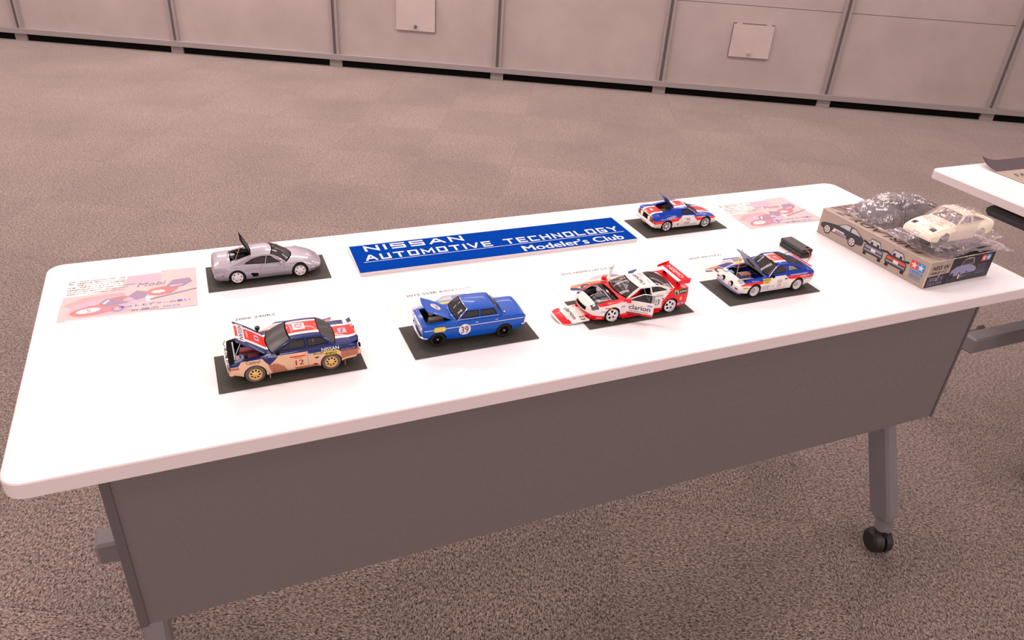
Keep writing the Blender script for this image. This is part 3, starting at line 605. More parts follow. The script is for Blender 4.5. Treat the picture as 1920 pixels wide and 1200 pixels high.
        # cabin sides, kept with window polygons to cut later
        cx = sorted({s.cab[k][1] for k in range(na + 1)}); xx = []
        for A, B in zip(cx, cx[1:]):
            n = max(3, int((B - A) / 3)); xx += [A + (B - A) * i / n for i in range(n)]
        xx.append(cx[-1]); rows_ = []
        for x in xx:
            ye, zs, zc = s.top(x); yb = ye * s.vc; zb_ = s.deck(x, yb); e = s.edge_at(x) or (yb, zb_); col = []
            for k in range(9):
                t = k / 8; bl = 4 * t * (1 - t) * min(1.0, (e[1] - zb_) * 0.06); col.append((yb + (e[0] - yb) * t + bl, zb_ + (e[1] - zb_) * t))
            rows_.append((x, col))
        s.cabrows = rows_
        for sg in (1, -1): b.grid([[(x, sg * y, z) for y, z in col] for x, col in rows_], 'Z2', flip=sg < 0)
        s.b = b; s.glass = glass
        # to bmesh with zones
        bm = bmesh.new(); s.zl = bm.faces.layers.int.new('zone'); s.ml = bm.faces.layers.int.new('mt'); V = [bm.verts.new(v) for v in b.v]
        for f, m_ in zip(b.f, b.m):
            try: q = bm.faces.new([V[i] for i in dict.fromkeys(f)])
            except ValueError: continue
            q[s.zl] = int(m_[1]) if m_[0] == 'Z' else 9; q[s.ml] = s.mid(m_ if m_[0] != 'Z' else s.base)
        bmesh.ops.remove_doubles(bm, verts=bm.verts, dist=0.02); s.bm = bm
        return bm
    mats = []
    def mid(s, n):
        if n not in Car.mats: Car.mats.append(n)
        return Car.mats.index(n)
    def paint(s, zones, P, m, ax=(0, 2), sgn=None, cut=True):
        """cut polygon P (in coordinates ax) into the faces of the given zones and colour the inside; m None deletes"""
        bm = s.bm; x0, x1 = min(p[0] for p in P), max(p[0] for p in P); y0, y1 = min(p[1] for p in P), max(p[1] for p in P)
        def sel():
            out = []
            for f in bm.faces:
                if f[s.zl] not in zones: continue
                c = [(v.co[ax[0]], v.co[ax[1]]) for v in f.verts]
                if max(q[0] for q in c) < x0 or min(q[0] for q in c) > x1 or max(q[1] for q in c) < y0 or min(q[1] for q in c) > y1: continue
                if sgn and f.calc_center_median().y * sgn < 0: continue
                out.append(f)
            return out
        for i in range(len(P)):
            a, c = P[i], P[(i + 1) % len(P)]; d = (c[0] - a[0], c[1] - a[1])
            if abs(d[0]) + abs(d[1]) < 1e-6: continue
            n = [0, 0, 0]; n[ax[0]] = -d[1]; n[ax[1]] = d[0]; co = [0, 0, 0]; co[ax[0]], co[ax[1]] = a
            F = sel(); g = set(F)
            for f in F: g |= set(f.edges) | set(f.verts)
            bmesh.ops.bisect_plane(bm, geom=list(g), plane_co=co, plane_no=n, dist=0.005)
        kill = []; pts = []
        for f in sel():
            c = f.calc_center_median()
            if inpoly((c[ax[0]], c[ax[1]]), P):
                if m is None: kill.append(f)
                else: f[s.ml] = s.mid(m)
                pts.append(f)
        if m is None:
            g = MB()
            for f in kill: g.face([tuple(v.co - f.normal * 0.0) for v in f.verts], 'glass')
            bmesh.ops.delete(bm, geom=kill, context='FACES'); return g
        return pts
    def finish(s, name, parent, decals=None, scale=MMS):
        bm = s.bm; me = bpy.data.meshes.new(name); mm = [f[s.ml] for f in bm.faces]; v = [tuple(q.co * scale) for q in bm.verts]; bm.verts.index_update(); fs = [[q.index for q in f.verts] for f in bm.faces]
        names = [Car.mats[i] for i in mm]
        if decals:
            base = len(v); v += [tuple(Vector(q) * scale) for q in decals.v]; fs += [[base + i for i in f] for f in decals.f]; names += decals.m
        me.from_pydata(v, [], fs); u = list(dict.fromkeys(names))
        for n_ in u: me.materials.append(M[n_])
        for p, n_ in zip(me.polygons, names): p.material_index = u.index(n_)
        me.shade_smooth(); me.set_sharp_from_angle(angle=radians(28)); ob = bpy.data.objects.new(name, me); COL.objects.link(ob); ob.parent = parent; bm.free()
        return ob
    # decal maps
    def on_side(s, x0, z0, sg, off=0.22):
        """2D (u, v) -> body side; u runs to the reader's right seen from outside"""
        return lambda u, v: ((x0 - u) if sg > 0 else (x0 + u), sg * (s.side((x0 - u) if sg > 0 else (x0 + u), z0 + v) + off), z0 + v)
    def on_deck(s, off=0.22): return lambda x, y: (x, y, s.deck(x, y) + off)
    def on_roof(s, off=0.3):
        def f(x, y):
            for a in range(1, len(s.cab) - 2):
                for k in range(21):
                    pass
            best = None
            for a in range(len(s.cab) - 1):
                A, B = s.cab[a], s.cab[a + 1]
                # solve for t by bisection on x
                lo, hi = 0.0, 1.0
                def q(t):
                    w = A[4] * (1 - t) + B[4] * t; v = max(-1, min(1, y / w)); return s.strip(a, t, v)
                if q(0)[0] >= x >= q(1)[0]:
                    for _ in range(24):
                        mi = (lo + hi) / 2
                        if q(mi)[0] > x: lo = mi
                        else: hi = mi
                    best = q(lo); break
            return (x, y, (best[2] if best else 50) + off)
        return f
    def panel(s, name, parent, x0, x1, f, hinge_x, ang, mtop, munder, th=1.1, paintf=None, decals=None, taper=0.0, over=None):
        """a lifted bonnet cut out of the deck between x0 and x1, turned about y at hinge_x"""
        ye, zs, zc = s.top(hinge_x); H = Vector((hinge_x, 0, s.deck(hinge_x, f * ye * 0.6) + 0.4)); n = 24; bm = bmesh.new(); zl = bm.faces.layers.int.new('zone'); ml = bm.faces.layers.int.new('mt')
        vs = [-1, -0.93, -0.8, -0.6, -0.4, -0.2, 0, 0.2, 0.4, 0.6, 0.8, 0.93, 1]; topr, botr = [], []
        for i in range(n + 1):
            x = x0 + (x1 - x0) * i / n; ye, zs, zc = s.top(x); a, c = [], []
            for v in vs:
                fr = 1 - taper * (i / n) ** 2 ; y = v * f * ye * fr; xx = x
                if over: xx = x + over * (1 - v * v) * (i / n)
                z = s.deck(min(xx, s.x1), y); a.append(bm.verts.new((xx, y, z + 0.1))); c.append(bm.verts.new((xx, y, z + 0.1 - th)))
            topr.append(a); botr.append(c)
        def q(vv, z, m_):
            fc = bm.faces.new(vv); fc[zl] = z; fc[ml] = s.mid(m_)
        for i in range(n):
            for j in range(len(vs) - 1):
                q([topr[i][j], topr[i + 1][j], topr[i + 1][j + 1], topr[i][j + 1]], 1, mtop); q([botr[i][j + 1], botr[i + 1][j + 1], botr[i + 1][j], botr[i][j]], 5, munder)
            for j in (0, len(vs) - 1): q([topr[i][j], topr[i + 1][j], botr[i + 1][j], botr[i][j]], 6, mtop)
        for i in (0, n):
            for j in range(len(vs) - 1): q([topr[i][j], topr[i][j + 1], botr[i][j + 1], botr[i][j]], 6, mtop)
        bmesh.ops.recalc_face_normals(bm, faces=bm.faces)
        keep = s.bm; zk, mk = s.zl, s.ml; s.bm, s.zl, s.ml = bm, zl, ml
        if paintf: paintf()
        bmesh.ops.translate(bm, vec=-H, verts=bm.verts)
        if decals: decals.v = [tuple(Vector(v) - H) for v in decals.v]
        o = s.finish(name, parent, decals); s.bm, s.zl, s.ml = keep, zk, mk
        o.location = H * MMS; o.rotation_euler = (0, radians(ang), 0); return o

def wheel(parent, x, y, sg, r, w, rim='rimw', tyre='tyre', rr=0.72, n=5, frac=0.5, r1=0.3, r2=0.8, dish=2.0, hub='rimw', dz=0.0, marks=None):
    """tyre as the part, rim as its sub-part; y is the outer face"""
    b = MB(); R = r; c = (x, 0, r + dz)
    def P(d): return sg * (y - d)
    pr = [(R * rr * 0.97, P(w)), (R * 0.93, P(w)), (R, P(w - 1.2)), (R, P(w * 0.5)), (R, P(1.6)), (R * 0.985, P(0.7)), (R * 0.93, P(0.1)), (R * 0.84, P(-0.1)), (R * rr * 1.02, P(0.5)), (R * rr * 0.97, P(1.4))]
    b.lathe(pr, tyre, c, 'y', 40)
    if marks:
        for a0 in marks:
            pts = [(R * q * cos(radians(a0 + k * 8)), R * q * sin(radians(a0 + k * 8))) for q, ks in ((0.93, range(7)), (0.87, range(6, -1, -1))) for k in ks]
            b.poly([b.vert((x + p[0], P(-0.22), r + dz + p[1])) for p in pts], 'rimw')
    t = b.build('wheel', parent, scale=MMS)
    b = MB(); q = R * rr
    b.lathe([(q * 0.99, P(w - 1)), (q * 0.99, P(0.3)), (q * 0.985, P(0.0)), (q * 0.91, P(0.2)), (q * 0.88, P(dish))], rim, c, 'y', 40)
    N = n * 8; rad = [q * 0.88, q * r2, q * (r1 + r2) / 2, q * r1, q * 0.20, q * 0.10]; dep = [dish, dish * 0.9 - 0.1, dish * 0.7, dish * 0.55, dish * 0.45, dish * 0.3]
    rows = [[(x + ra * cos(2 * pi * k / N), P(d), r + dz + ra * sin(2 * pi * k / N)) for k in range(N)] for ra, d in zip(rad, dep)]
    hk = 8 * frac
    b.grid(rows, lambda i, k: None if (i in (1, 2) and (k % 8) < hk) else (hub if i >= 3 else rim), close=True)
    b.poly([b.vert((x + rad[-1] * cos(2 * pi * k / N), P(dep[-1]), r + dz + rad[-1] * sin(2 * pi * k / N))) for k in range(N)], hub)
    b.lathe([(q * 0.97, P(w * 0.55)), (0.01, P(w * 0.55))], 'matte', c, 'y', 24)
    b.build('rim', t, scale=MMS)
    return t
def part(parent, name, fn, m=None, lab=None, smooth=35):
    b = MB(); fn(b); o = b.build(name, parent, scale=MMS, smooth=smooth)
    if lab: o['label'] = lab
    return o
def chassis(car, parent, bay=None):
    """floor pan, wheel houses and bulkheads, black"""
    s = car; b = MB(); zb = s.K(0)[0]; wi = min(s.K(s.wx[0])[3], s.K(s.wx[1])[3])
    b.box(s.x0 + 5, s.x1 - 6, -(wi - 12), wi - 12, zb + 0.5, zb + 2.5, 'matte'); b.box(s.wx[1] + s.ar, s.wx[0] - s.ar, -(wi - 3), wi - 3, zb + 0.5, zb + 2.5, 'matte')
    for w in s.wx:
        for sg in (1, -1):
            yo = s.K(w)[3] - 2.2; N = 24; rows = [[(w + (s.ar - 0.2) * cos(pi * k / N), sg * yy, s.wr + (s.ar - 0.2) * sin(pi * k / N)) for k in range(N + 1)] for yy in (yo, yo - 18)]
            b.grid(rows, 'matte'); b.poly([b.vert(p) for p in rows[1]], 'matte')
        b.tube([(w, -wi + 8, s.wr), (w, wi - 8, s.wr)], 2, 'matte')
    return b.build('chassis', parent, scale=MMS)
def seats(car, parent, xs_, yy, zf, m='mid', lab=None, tall=24):
    for x in xs_:
        for y in yy:
            b = MB(); b.box(x - 9, x + 9, y - 8, y + 8, zf, zf + 7, m, 2)
            bx = [(x - 12 - 0.28 * k * tall / 8, zf + 5 + k * tall / 8) for k in range(9)]
            rows = [[(q[0] + 4 - 3 * (1 - abs(v)) , y + v * (8.2 - 0.9 * max(0, k - 5)), q[1]) for v in (-1, -0.8, -0.3, 0.3, 0.8, 1)] for k, q in enumerate(bx)]
            rows2 = [[(q[0] - 1, y + v * (8.2 - 0.9 * max(0, k - 5)), q[1]) for v in (-1, -0.8, -0.3, 0.3, 0.8, 1)] for k, q in enumerate(bx)]
            b.grid(rows, m); b.grid(rows2, m, flip=True); b.grid([[r[0], q[0]] for r, q in zip(rows, rows2)], m); b.grid([[r[-1], q[-1]] for r, q in zip(rows, rows2)], m); b.grid([rows[-1], rows2[-1]], m)
            o = b.build('seat', parent, scale=MMS)
            if lab: o['label'] = lab
def steering(parent, x, y, z, m='matte'):
    b = MB(); R = 6.5; T = Matrix.Translation((x, y, z)) @ Matrix.Rotation(radians(-65), 4, 'Y'); b.T = T
    b.tube([(R * cos(2 * pi * k / 24), R * sin(2 * pi * k / 24), 0) for k in range(25)], 0.7, m, 6)
    for a in (0, 120, 240): b.tube([(0, 0, 0), (R * cos(radians(a)), R * sin(radians(a)), 0)], 0.6, m, 5)
    b.tube([(0, 0, 0), (0, 0, -9)], 0.8, m, 6); b.build('steering_wheel', parent, scale=MMS)
def dash(car, parent, m='matte'):
    s = car; xe = s.cab[0][1]; ye = s.top(xe)[0] * s.vc - 1.5; z = s.deck(xe, ye)
    part(parent, 'dashboard', lambda b: b.box(xe - 12, xe + 3, -ye, ye, z - 12, z - 1.0, m, 2))
def cage(car, parent, m):
    s = car; c = s.cab; b = MB()
    f = lambda i, k, v: Vector(s.strip(i, k, v)) + Vector((0, 0, -2.0))
    na = len(c) - 1
    for v in (-0.86, 0.86):
        b.tube([f(0, 0.15, v) , f(0, 0.6, v), f(1, 0.1, v)] + [f(i, 0.5, v) for i in range(1, na - 1)] + [f(na - 1, 0.05, v), f(na - 1, 0.4, v)], 0.8, m, 6)
    a, d = f(na - 2, 0.6, -0.86), f(na - 2, 0.6, 0.86); b.tube([(a.x, a.y * 1.12, 14), a, d, (d.x, d.y * 1.12, 14)], 0.9, m, 6); b.tube([a, (d.x, d.y * 1.1, 18)], 0.8, m, 6)
    b.build('roll_cage', parent, scale=MMS)
def windows(car, parent, polys, gm='glass', frame='matte'):
    """side windows: a dark rubber rim, then the opening with its pane"""
    out = []
    for P in polys:
        cx = sum(p[0] for p in P) / len(P); cz = sum(p[1] for p in P) / len(P)
        big = [(cx + (x - cx) * 1.0, cz + (z - cz) * 1.0) for x, z in P]
        def off(P, d):
            n = len(P); R = []; ar = sum(P[i][0] * P[(i + 1) % n][1] - P[(i + 1) % n][0] * P[i][1] for i in range(n)); sg = 1 if ar > 0 else -1
            for i in range(n):
                a, b_, c = Vector(P[i - 1]), Vector(P[i]), Vector(P[(i + 1) % n]); d1 = (b_ - a).normalized(); d2 = (c - b_).normalized(); n1 = Vector((-d1.y, d1.x)) * sg; n2 = Vector((-d2.y, d2.x)) * sg
                m_ = (n1 + n2).normalized(); k = d / max(0.35, m_.dot(n1)); R.append(tuple(b_ + m_ * k))
            return R
        car.paint([2], big, frame); g = car.paint([2], off(big, 0.9), None)
        for sg in (1, -1):
            h = MB(); idx = [i for i, f in enumerate(g.f) if sum(g.v[k][1] for k in f) * sg > 0]
            for i in idx: h.face([(g.v[k][0], g.v[k][1] - sg * 0.3, g.v[k][2]) for k in g.f[i]], gm)
            if h.f: out.append(h.build('side_window', parent, scale=MMS))
    return out
def glazing(car, parent, gm='glass'):
    ks = sorted(car.glass)
    for k, nm in zip(ks, ('windscreen', 'rear_window')):
        g = car.glass[k]
        if g.f: g.m = [gm] * len(g.m); g.build(nm, parent, scale=MMS)
def line_side(b, s, sg, pts, w=0.32, m='groove', off=0.16):
    """thin panel gap drawn along the body side"""
    for (x1, z1), (x2, z2) in zip(pts, pts[1:]):
        n = max(2, int(math.hypot(x2 - x1, z2 - z1) / 3)); d = Vector((x2 - x1, z2 - z1)).normalized(); q = Vector((-d.y, d.x)) * w / 2; rows = []
        for k in range(n + 1):
            x, z = x1 + (x2 - x1) * k / n, z1 + (z2 - z1) * k / n
            rows.append([(x + e * q.x, sg * (s.side(x + e * q.x, z + e * q.y) + off), z + e * q.y) for e in (-1, 1)])
        b.grid(rows, m)
def quad_on(b, f, x0, y0, x1, y1, m, n=6):
    """a rectangle laid on a surface map"""
    b.grid([[f(x0 + (x1 - x0) * i / n, y0 + (y1 - y0) * j / n) for j in range(n + 1)] for i in range(n + 1)], m)
def disc_on(b, f, cx, cy, rx, ry, m, n=24):
    c = b.vert(f(cx, cy)); r = []
    for k in range(n): r.append(b.vert(f(cx + rx * cos(2 * pi * k / n), cy + ry * sin(2 * pi * k / n))))
    for k in range(n): b.poly((c, r[k], r[(k + 1) % n]), m)
def round_poly(x0, x1, z0, z1, r=1.5, n=4): return [(a, c) for a, c in rrect(x0, x1, z0, z1, r, n)]
CARD = TZ + 0.0011
def tub(car, c, x0, x1, w, z, m='matte'):
    part(c, 'engine_bay', lambda b: (b.box(x0, x1, -w, w, z - 1, z, m), b.box(x0 - 1, x0, -w, w, z, z + 13, m), b.box(x1, x1 + 1, -w, w, z, z + 8, m), b.box(x0, x1, w - 0.6, w, z, z + 11, m), b.box(x0, x1, -w, -w + 0.6, z, z + 11, m)))
def engine(c, x, y, z, L, Wd, body='mid', cover='matte', trim='chrome', extra=None, seed=1):
    rnd = random.Random(seed)
    e = part(c, 'engine', lambda b: (b.box(x - L / 2, x + L / 2, y - Wd / 2, y + Wd / 2, z - 8, z + 4, body, 1.2), b.box(x - L / 2 + 1, x + L / 2 - 1, y - Wd / 2 + 1.5, y + Wd / 2 - 1.5, z + 4, z + 8, cover, 1.0)))
    def ribs(b):
        n = 6
        for k in range(n): q = x - L / 2 + 3 + (L - 6) * k / (n - 1); b.tube([(q, y - Wd / 2 - 5, z - 1), (q, y - Wd / 2 - 3, z + 5), (q, y - Wd / 2 + 2, z + 6.5)], 1.1, trim, 7)
    part(e, 'intake_pipes', ribs)
    def hoses(b):
        for k in range(7):
            a = Vector((x + rnd.uniform(-L / 2, L / 2), y + rnd.uniform(-Wd, Wd), z + rnd.uniform(0, 5))); d = Vector((x + rnd.uniform(-L, L), y + rnd.uniform(-Wd * 1.2, Wd * 1.2), z + rnd.uniform(-3, 3))); mi = (a + d) / 2 + Vector((0, 0, 5))
            b.tube(bez([a, mi, d], 8), 0.6, rnd.choice(['matte', 'mid', trim]), 6)
    part(e, 'hoses', hoses)
    if extra: extra(e)
    return e
def mirror(c, x, y, z, sg, m, st=5):
    part(c, 'door_mirror', lambda b: (b.box(x - 2, x + 3, sg * y, sg * (y + 7), z, z + 5, m, 1.0), b.tube([(x, sg * (y - 1.5), z - 1.5), (x, sg * (y + 1.5), z + 1.5)], 0.9, m, 6)))

# ============ silver mid-engined coupe (front to the right)
K1 = [(-90.5, 13, 29, 31, 32.5, 31), (-88, 10, 31.5, 33, 36, 33), (-80, 8.5, 32.5, 35, 38, 35), (-55, 7.5, 32.3, 35.5, 39.5, 36), (-25, 6.5, 31, 34.5, 38.5, 35.5), (10, 6, 29, 32.5, 38, 35), (34, 6, 28.3, 31.8, 38, 34.5), (54, 6.5, 27.8, 31.2, 38.5, 33), (72, 7.5, 24, 28.5, 37, 30.5), (83, 9, 20, 23.5, 33, 27), (90, 11, 16.5, 18.5, 27, 22)]
c1 = empty('model_car', (0.3607, 0.4695, CARD), radians(-0.5), 'silver model sports coupe with raised engine cover, all plain paint', 'model car', 'model cars on black cards')
a1 = Car(K1, 106.8, 12.9, 14.5, [[44, 30, 0, 0, 0], [10, 5, 47.2, 44.6, 25], [-8, -10, 47.8, 45, 25], [-25, -27, 46, 43.2, 24.5], [-66, -62, 0, 0, 0]], tuck=3, p=2.4, tm=0.55, flare=(0.6, 5), bow=(4, 2.5), hood=None); a1.base = 'silver'; a1.crown = [3, 0.4, 0.3, 0.5]
a1.make('roof', rear_kind='hatch', hatch_v=0.72)
windows(a1, c1, [[(21, 31.3), (-4, 31.6), (-0.5, 43.2), (6, 42.4)], [(-5.5, 31.7), (-40, 34.0), (-37, 36.2), (-24, 41), (-10, 43.4), (-2, 43.3)], [(26.5, 31.0), (22.5, 31.2), (15, 36.8)]])
glazing(a1, c1); a1.paint([0], [(-18, 12), (-18, 17.5), (-28, 19), (-31, 18), (-27, 10.5), (-20, 10.5)], 'matte'); a1.paint([0], [(-75, 18), (-79, 18), (-79, 19.6), (-75, 19.6)], 'tail')
a1.paint([4], [(-29, 24), (29, 24), (29, 31), (-29, 31)], 'tail', ax=(1, 2)); 
d = MB()
for sg in (1, -1):
    line_side(d, a1, sg, [(27, 29.5), (27, 11), (-10, 10), (-14, 14), (-14, 28), (-8, 31.5)]); line_side(d, a1, sg, [(27, 18.5), (-14, 18.5)]); line_side(d, a1, sg, [(-80, 26), (-89, 25)]); line_side(d, a1, sg, [(-72, 9), (-74, 27)])
    f = a1.on_side(83, 14, sg); quad_on(d, f, 0, 0, 3.4 if sg > 0 else -3.4, 2.4, 'orange')
    f = a1.on_side(0, 22, sg, 0.3); quad_on(d, lambda u, v, f=f: f(u, v), 3, 0, 8, 1.2, 'lgrey')
fd = a1.on_deck(0.2)
for y0 in (-19, 19):
    d.grid([[fd(x, y0 * (1 - (x - 40) / 160) + e) for e in (-0.15, 0.15)] for x in range(44, 84, 4)], 'groove')
disc_on(d, fd, 82, 0, 1.3, 1.3, 'rblue')
a1.finish('body', c1, d); chassis(a1, c1)
for xx in a1.wx:
    for sg in (1, -1): wheel(c1, xx, 38.3 if xx > 0 else 38.8, sg, 12.9, 11, 'rimw', rr=0.75, n=6, frac=0.30, r1=0.60, r2=0.78, dish=1.2)
tub(a1, c1, -60, -27, 22, 20)
engine(c1, -45, 0, 27, 22, 20, 'mid', 'matte', 'chrome', seed=4, extra=lambda e: (part(e, 'strut_tower', lambda b: b.lathe([(5, 27), (5, 33), (3, 34), (0.01, 34)], 'lgrey', (-56, 15, 0), 'z', 16)), part(e, 'strut_tower', lambda b: b.lathe([(5, 27), (5, 33), (3, 34), (0.01, 34)], 'lgrey', (-56, -15, 0), 'z', 16)), part(e, 'pulley', lambda b: b.lathe([(0.01, 31), (3, 31), (3, 33), (0.01, 33)], 'chrome', (-50, -12, 0), 'z', 16))))
def lid(car, c, x0, zh, L, w0, w1, ang, mtop, munder, lab, stripe=None):
    """lifted engine cover hinged at its front edge"""
    b = MB(); P = [(0, w0), (-L * 0.25, w0 * 1.02), (-L, w1), (-L, -w1), (-L * 0.25, -w0 * 1.02), (0, -w0)]
    b.prism(P, 0, 1.2, munder, side=mtop); b.poly([b.vert((x, y, 1.25)) for x, y in P], mtop)
    b.prism([(-4, w0 * 0.62), (-L + 6, w1 * 0.62), (-L + 6, -w1 * 0.62), (-4, -w0 * 0.62)], -0.7, 1.4, 'dglass')
    if stripe:
        for y0, y1, m_ in stripe: b.face([(-1, y0, 1.5), (-L + 1, y0, 1.5), (-L + 1, y1, 1.5), (-1, y1, 1.5)], m_)
    b.v = [tuple(Vector(v) * 1.0) for v in b.v]; o = b.build('engine_cover', c, scale=MMS, smooth=30, weld=False); o.location = (x0 * MMS, 0, zh * MMS); o.rotation_euler = (0, radians(ang), 0); o['label'] = lab
    return o
l1 = lid(a1, c1, -27, 44.4, 32, 18, 16, 64, 'matte', 'matte', 'raised black louvred engine cover')
part(l1, 'cover_louvres', lambda b: [b.box(-8 - 3.2 * k, -6.8 - 3.2 * k, -11, 11, -1.5, -0.7, 'mid') for k in range(6)]); part(l1, 'cover_badge', lambda b: b.box(-26, -23, 4, 9, -1.2, -0.2, 'red'))
part(c1, 'support_rod', lambda b: b.tube([(-54, -17, 34), (-39, -12, 66)], 0.5, 'wood', 6))
seats(a1, c1, [-6], (-13, 13), 8, 'dred', tall=24); steering(c1, 12, -13, 29); dash(a1, c1)
for sg in (1, -1): mirror(c1, 22, 35, 29, sg, 'silver')
part(c1, 'headlamp', lambda b: (b.grid([[a1.on_side(80 - 0 * i, 15, -1, 0.25)(u, v) for v in (0, 1.2, 2.4)] for i, u in enumerate((-6, -3, -0.5))], 'lens')))
part(c1, 'wiper', lambda b: b.tube([a1.strip(0, 0.04, -0.3), tuple(Vector(a1.strip(0, 0.10, 0.5)) + Vector((0.3, 0, 0.8)))], 0.35, 'matte', 5))

# ============ muddy rally coupe, number 12 (front to the left)
K2 = [(-94, 17, 34, 35.5, 34.5, 32), (-90, 14, 37, 39, 37.5, 34.5), (-75, 13, 38.5, 40.5, 38, 35), (-53, 11, 38.5, 41, 38, 35.5), (-20, 9, 38.5, 41.5, 38, 36), (15, 9, 37.5, 41, 38, 35.5), (36, 9, 36.5, 40.5, 38, 35), (54, 10, 35.5, 39.5, 38, 34.5), (74, 13, 33.5, 37, 37.5, 34), (83, 15, 32, 35, 36.5, 33), (85.5, 16, 31, 33.5, 35, 32)]
c2 = empty('model_car', (0.357, 0.1642, CARD), radians(180), 'muddy blue, red and white model rally coupe numbered 12 with raised bonnet', 'model car', 'model cars on black cards')
a2 = Car(K2, 106.9, 13.8, 15.6, [[34, 28, 0, 0, 0], [2, -1, 57.5, 55, 26], [-18, -19, 58.4, 55.5, 26.5], [-41, -43, 57, 54.5, 26], [-66, -62, 0, 0, 0]], tuck=1.5, p=3.2, tm=0.7, flare=(2.6, 4.5), bow=(1.5, 1.5), hood=(34.5, 79, 0.86)); a2.base = 'navy'; a2.crown = [1, 0.4, 0.4, 1]
a2.make('roof', extra=(34, -62))
a2.paint([0], [(95, 0), (95, 27), (75, 29), (70, 34.3), (42, 35.3), (33, 24), (19, 36.6), (-21.5, 36.6), (-21.5, 32.5), (-38, 33), (-64, 32.4), (-69, 28.5), (-95, 28.5), (-95, 0)], 'tan')
a2.paint([0], [(41, 35.5), (19, 36.8), (33, 24)], 'navy')
a2.paint([0], [(35, 25), (22, 25), (13, 18.5), (8, 9), (30, 9)], 'dust'); a2.paint([0], [(93, 26.5), (93, 23), (74, 24), (74, 28)], 'dust'); a2.paint([0], [(-68, 28.5), (-68, 16), (-95, 18), (-95, 28.5)], 'dust')
a2.paint([0], [(-2, 13), (-36, 13), (-36, 9), (-2, 9)], 'dust')
for z_, P in ((1, [(-100, 20), (100, 20), (100, -20), (-100, -20)]), (3, [(-100, 19), (100, 19), (100, -19), (-100, -19)])): a2.paint([z_], P, 'white', ax=(0, 1))
for z_, P in ((1, [(-100, 14.5), (100, 14.5), (100, -14.5), (-100, -14.5)]), (3, [(-100, 14), (100, 14), (100, -14), (-100, -14)])): a2.paint([z_], P, 'red', ax=(0, 1))
a2.paint([1], [(79, 40), (100, 40), (100, -40), (79, -40)], 'matte', ax=(0, 1)); a2.paint([4], [(-40, 18), (40, 18), (40, 40), (-40, 40)], 'matte', ax=(1, 2)); a2.paint([4], [(-40, 0), (40, 0), (40, 18), (-40, 18)], 'tan', ax=(1, 2))
windows(a2, c2, [[(22, 41.2), (-20, 41.6), (-19, 53.6), (-2, 53.4), (1, 52)], [(-22.8, 41.8), (-53, 42.6), (-43, 52.4), (-22, 53.6)]])
glazing(a2, c2, 'dglass')
d = MB(); rf = a2.on_roof(); rf0 = rf
rf = lambda u, v: tuple(Vector(rf0(u, v)) + Vector((0, 0, 0.25)))
quad_on(d, rf0, -24, -9, -7, 9, 'p_white'); 
for k, ch in enumerate('12'): put_text(d, ch, -15.5, 3.0 - 6.4 * k, 10.0, 'red', lambda u, v: rf(u, v), rot=radians(-90), centre=True, bold=0.03)

put_text(d, 'KENYA', -4.2, 0, 3.0, 'p_white', rf, rot=radians(-90), width=23, centre=True)
for sg in (1, -1):
    S = lambda x, z, sg=sg: a2.on_side(x, z, sg)
    r = 1 if sg > 0 else -1
    put_text(d, 'Castrol', 0, 0, 3.6, 'ink', S(64 if sg > 0 else 44, 31.2), width=19, bold=0.015, shear=0.1)
    put_text(d, '12', 0, 0, 8.6, 'dred', S(-3 if sg > 0 else -15, 16.5), width=11.5, bold=0.03)
    quad_on(d, S(4 if sg > 0 else -17, 30.5), 0, 0, 21, 1.9, 'red'); put_text(d, 'SAFARI RALLY', 0, 0, 1.6, 'ink', S(-1 if sg > 0 else -14, 28), width=12)
    quad_on(d, S(-17.5 if sg > 0 else -24, 30.5), 0, 0, 7.5, 3, 'ink'); quad_on(d, S(-18 if sg > 0 else -23.5, 31), 0, 0, 6.5, 2, 'p_white')
    put_text(d, 'Bucth', 0, 0, 4.2, 'ink', S(-29 if sg > 0 else -42, 29.3), width=14, bold=0.0)
    put_text(d, 'NISSAN', 0, 0, 4.4, 'p_white', S(-41 if sg > 0 else -66, 33.3), width=25, bold=0.035)
    quad_on(d, S(-44 if sg > 0 else -63, 27.6), 0, 0, 20, 5.2, 'yellow'); put_text(d, 'NIKKO', 5, 1.0, 3.2, 'ink', a2.on_side(-44 if sg > 0 else -63, 27.6, sg, 0.75), width=13, bold=0.03, shear=0.25)
    f_ = S(-44 if sg > 0 else -63, 27.6); d.poly([d.vert(Vector(f_(u, v)) + Vector((0, sg * 0.6, 0))) for u, v in ((0.8, 2.6), (4.2, 4.4), (4.2, 0.8))], 'ink')
    put_text(d, 'DUNLOP', 0, 0, 3.2, 'copper', S(-69 if sg > 0 else -91, 29.4), width=21, bold=0.03, shear=0.1)
    fr_ = S(-33.5, 24); disc_on(d, lambda u, v, fr_=fr_: fr_(u, v), -0.5, 0.3, 2.6, 1.2, 'ink'); disc_on(d, lambda u, v, fr_=fr_: fr_(u, v), 1.9, 1.3, 1.3, 0.8, 'ink')
    disc_on(d, S(-31, 13.5), 0, 0, 3.0, 1.3, 'dred')
    line_side(d, a2, sg, [(27, 37), (27, 11)]); line_side(d, a2, sg, [(-21, 37.5), (-21, 11)]); line_side(d, a2, sg, [(-21, 11), (27, 11)])
    put_text(d, 'Metals', 0, 0, 1.6, 'p_white', S(33 if sg > 0 else 18, 35.3), width=15)
fd = a2.on_deck(0.25); quad_on(d, fd, -84, -7.5, -72, 7.5, 'p_lil'); disc_on(d, lambda x, y: tuple(Vector(fd(x, y)) + Vector((0, 0, 0.1))), -77, 3, 1.6, 1.6, 'ink'); quad_on(d, lambda x, y: tuple(Vector(fd(x, y)) + Vector((0, 0, 0.1))), -80, -5, -77, -1, 'dred')
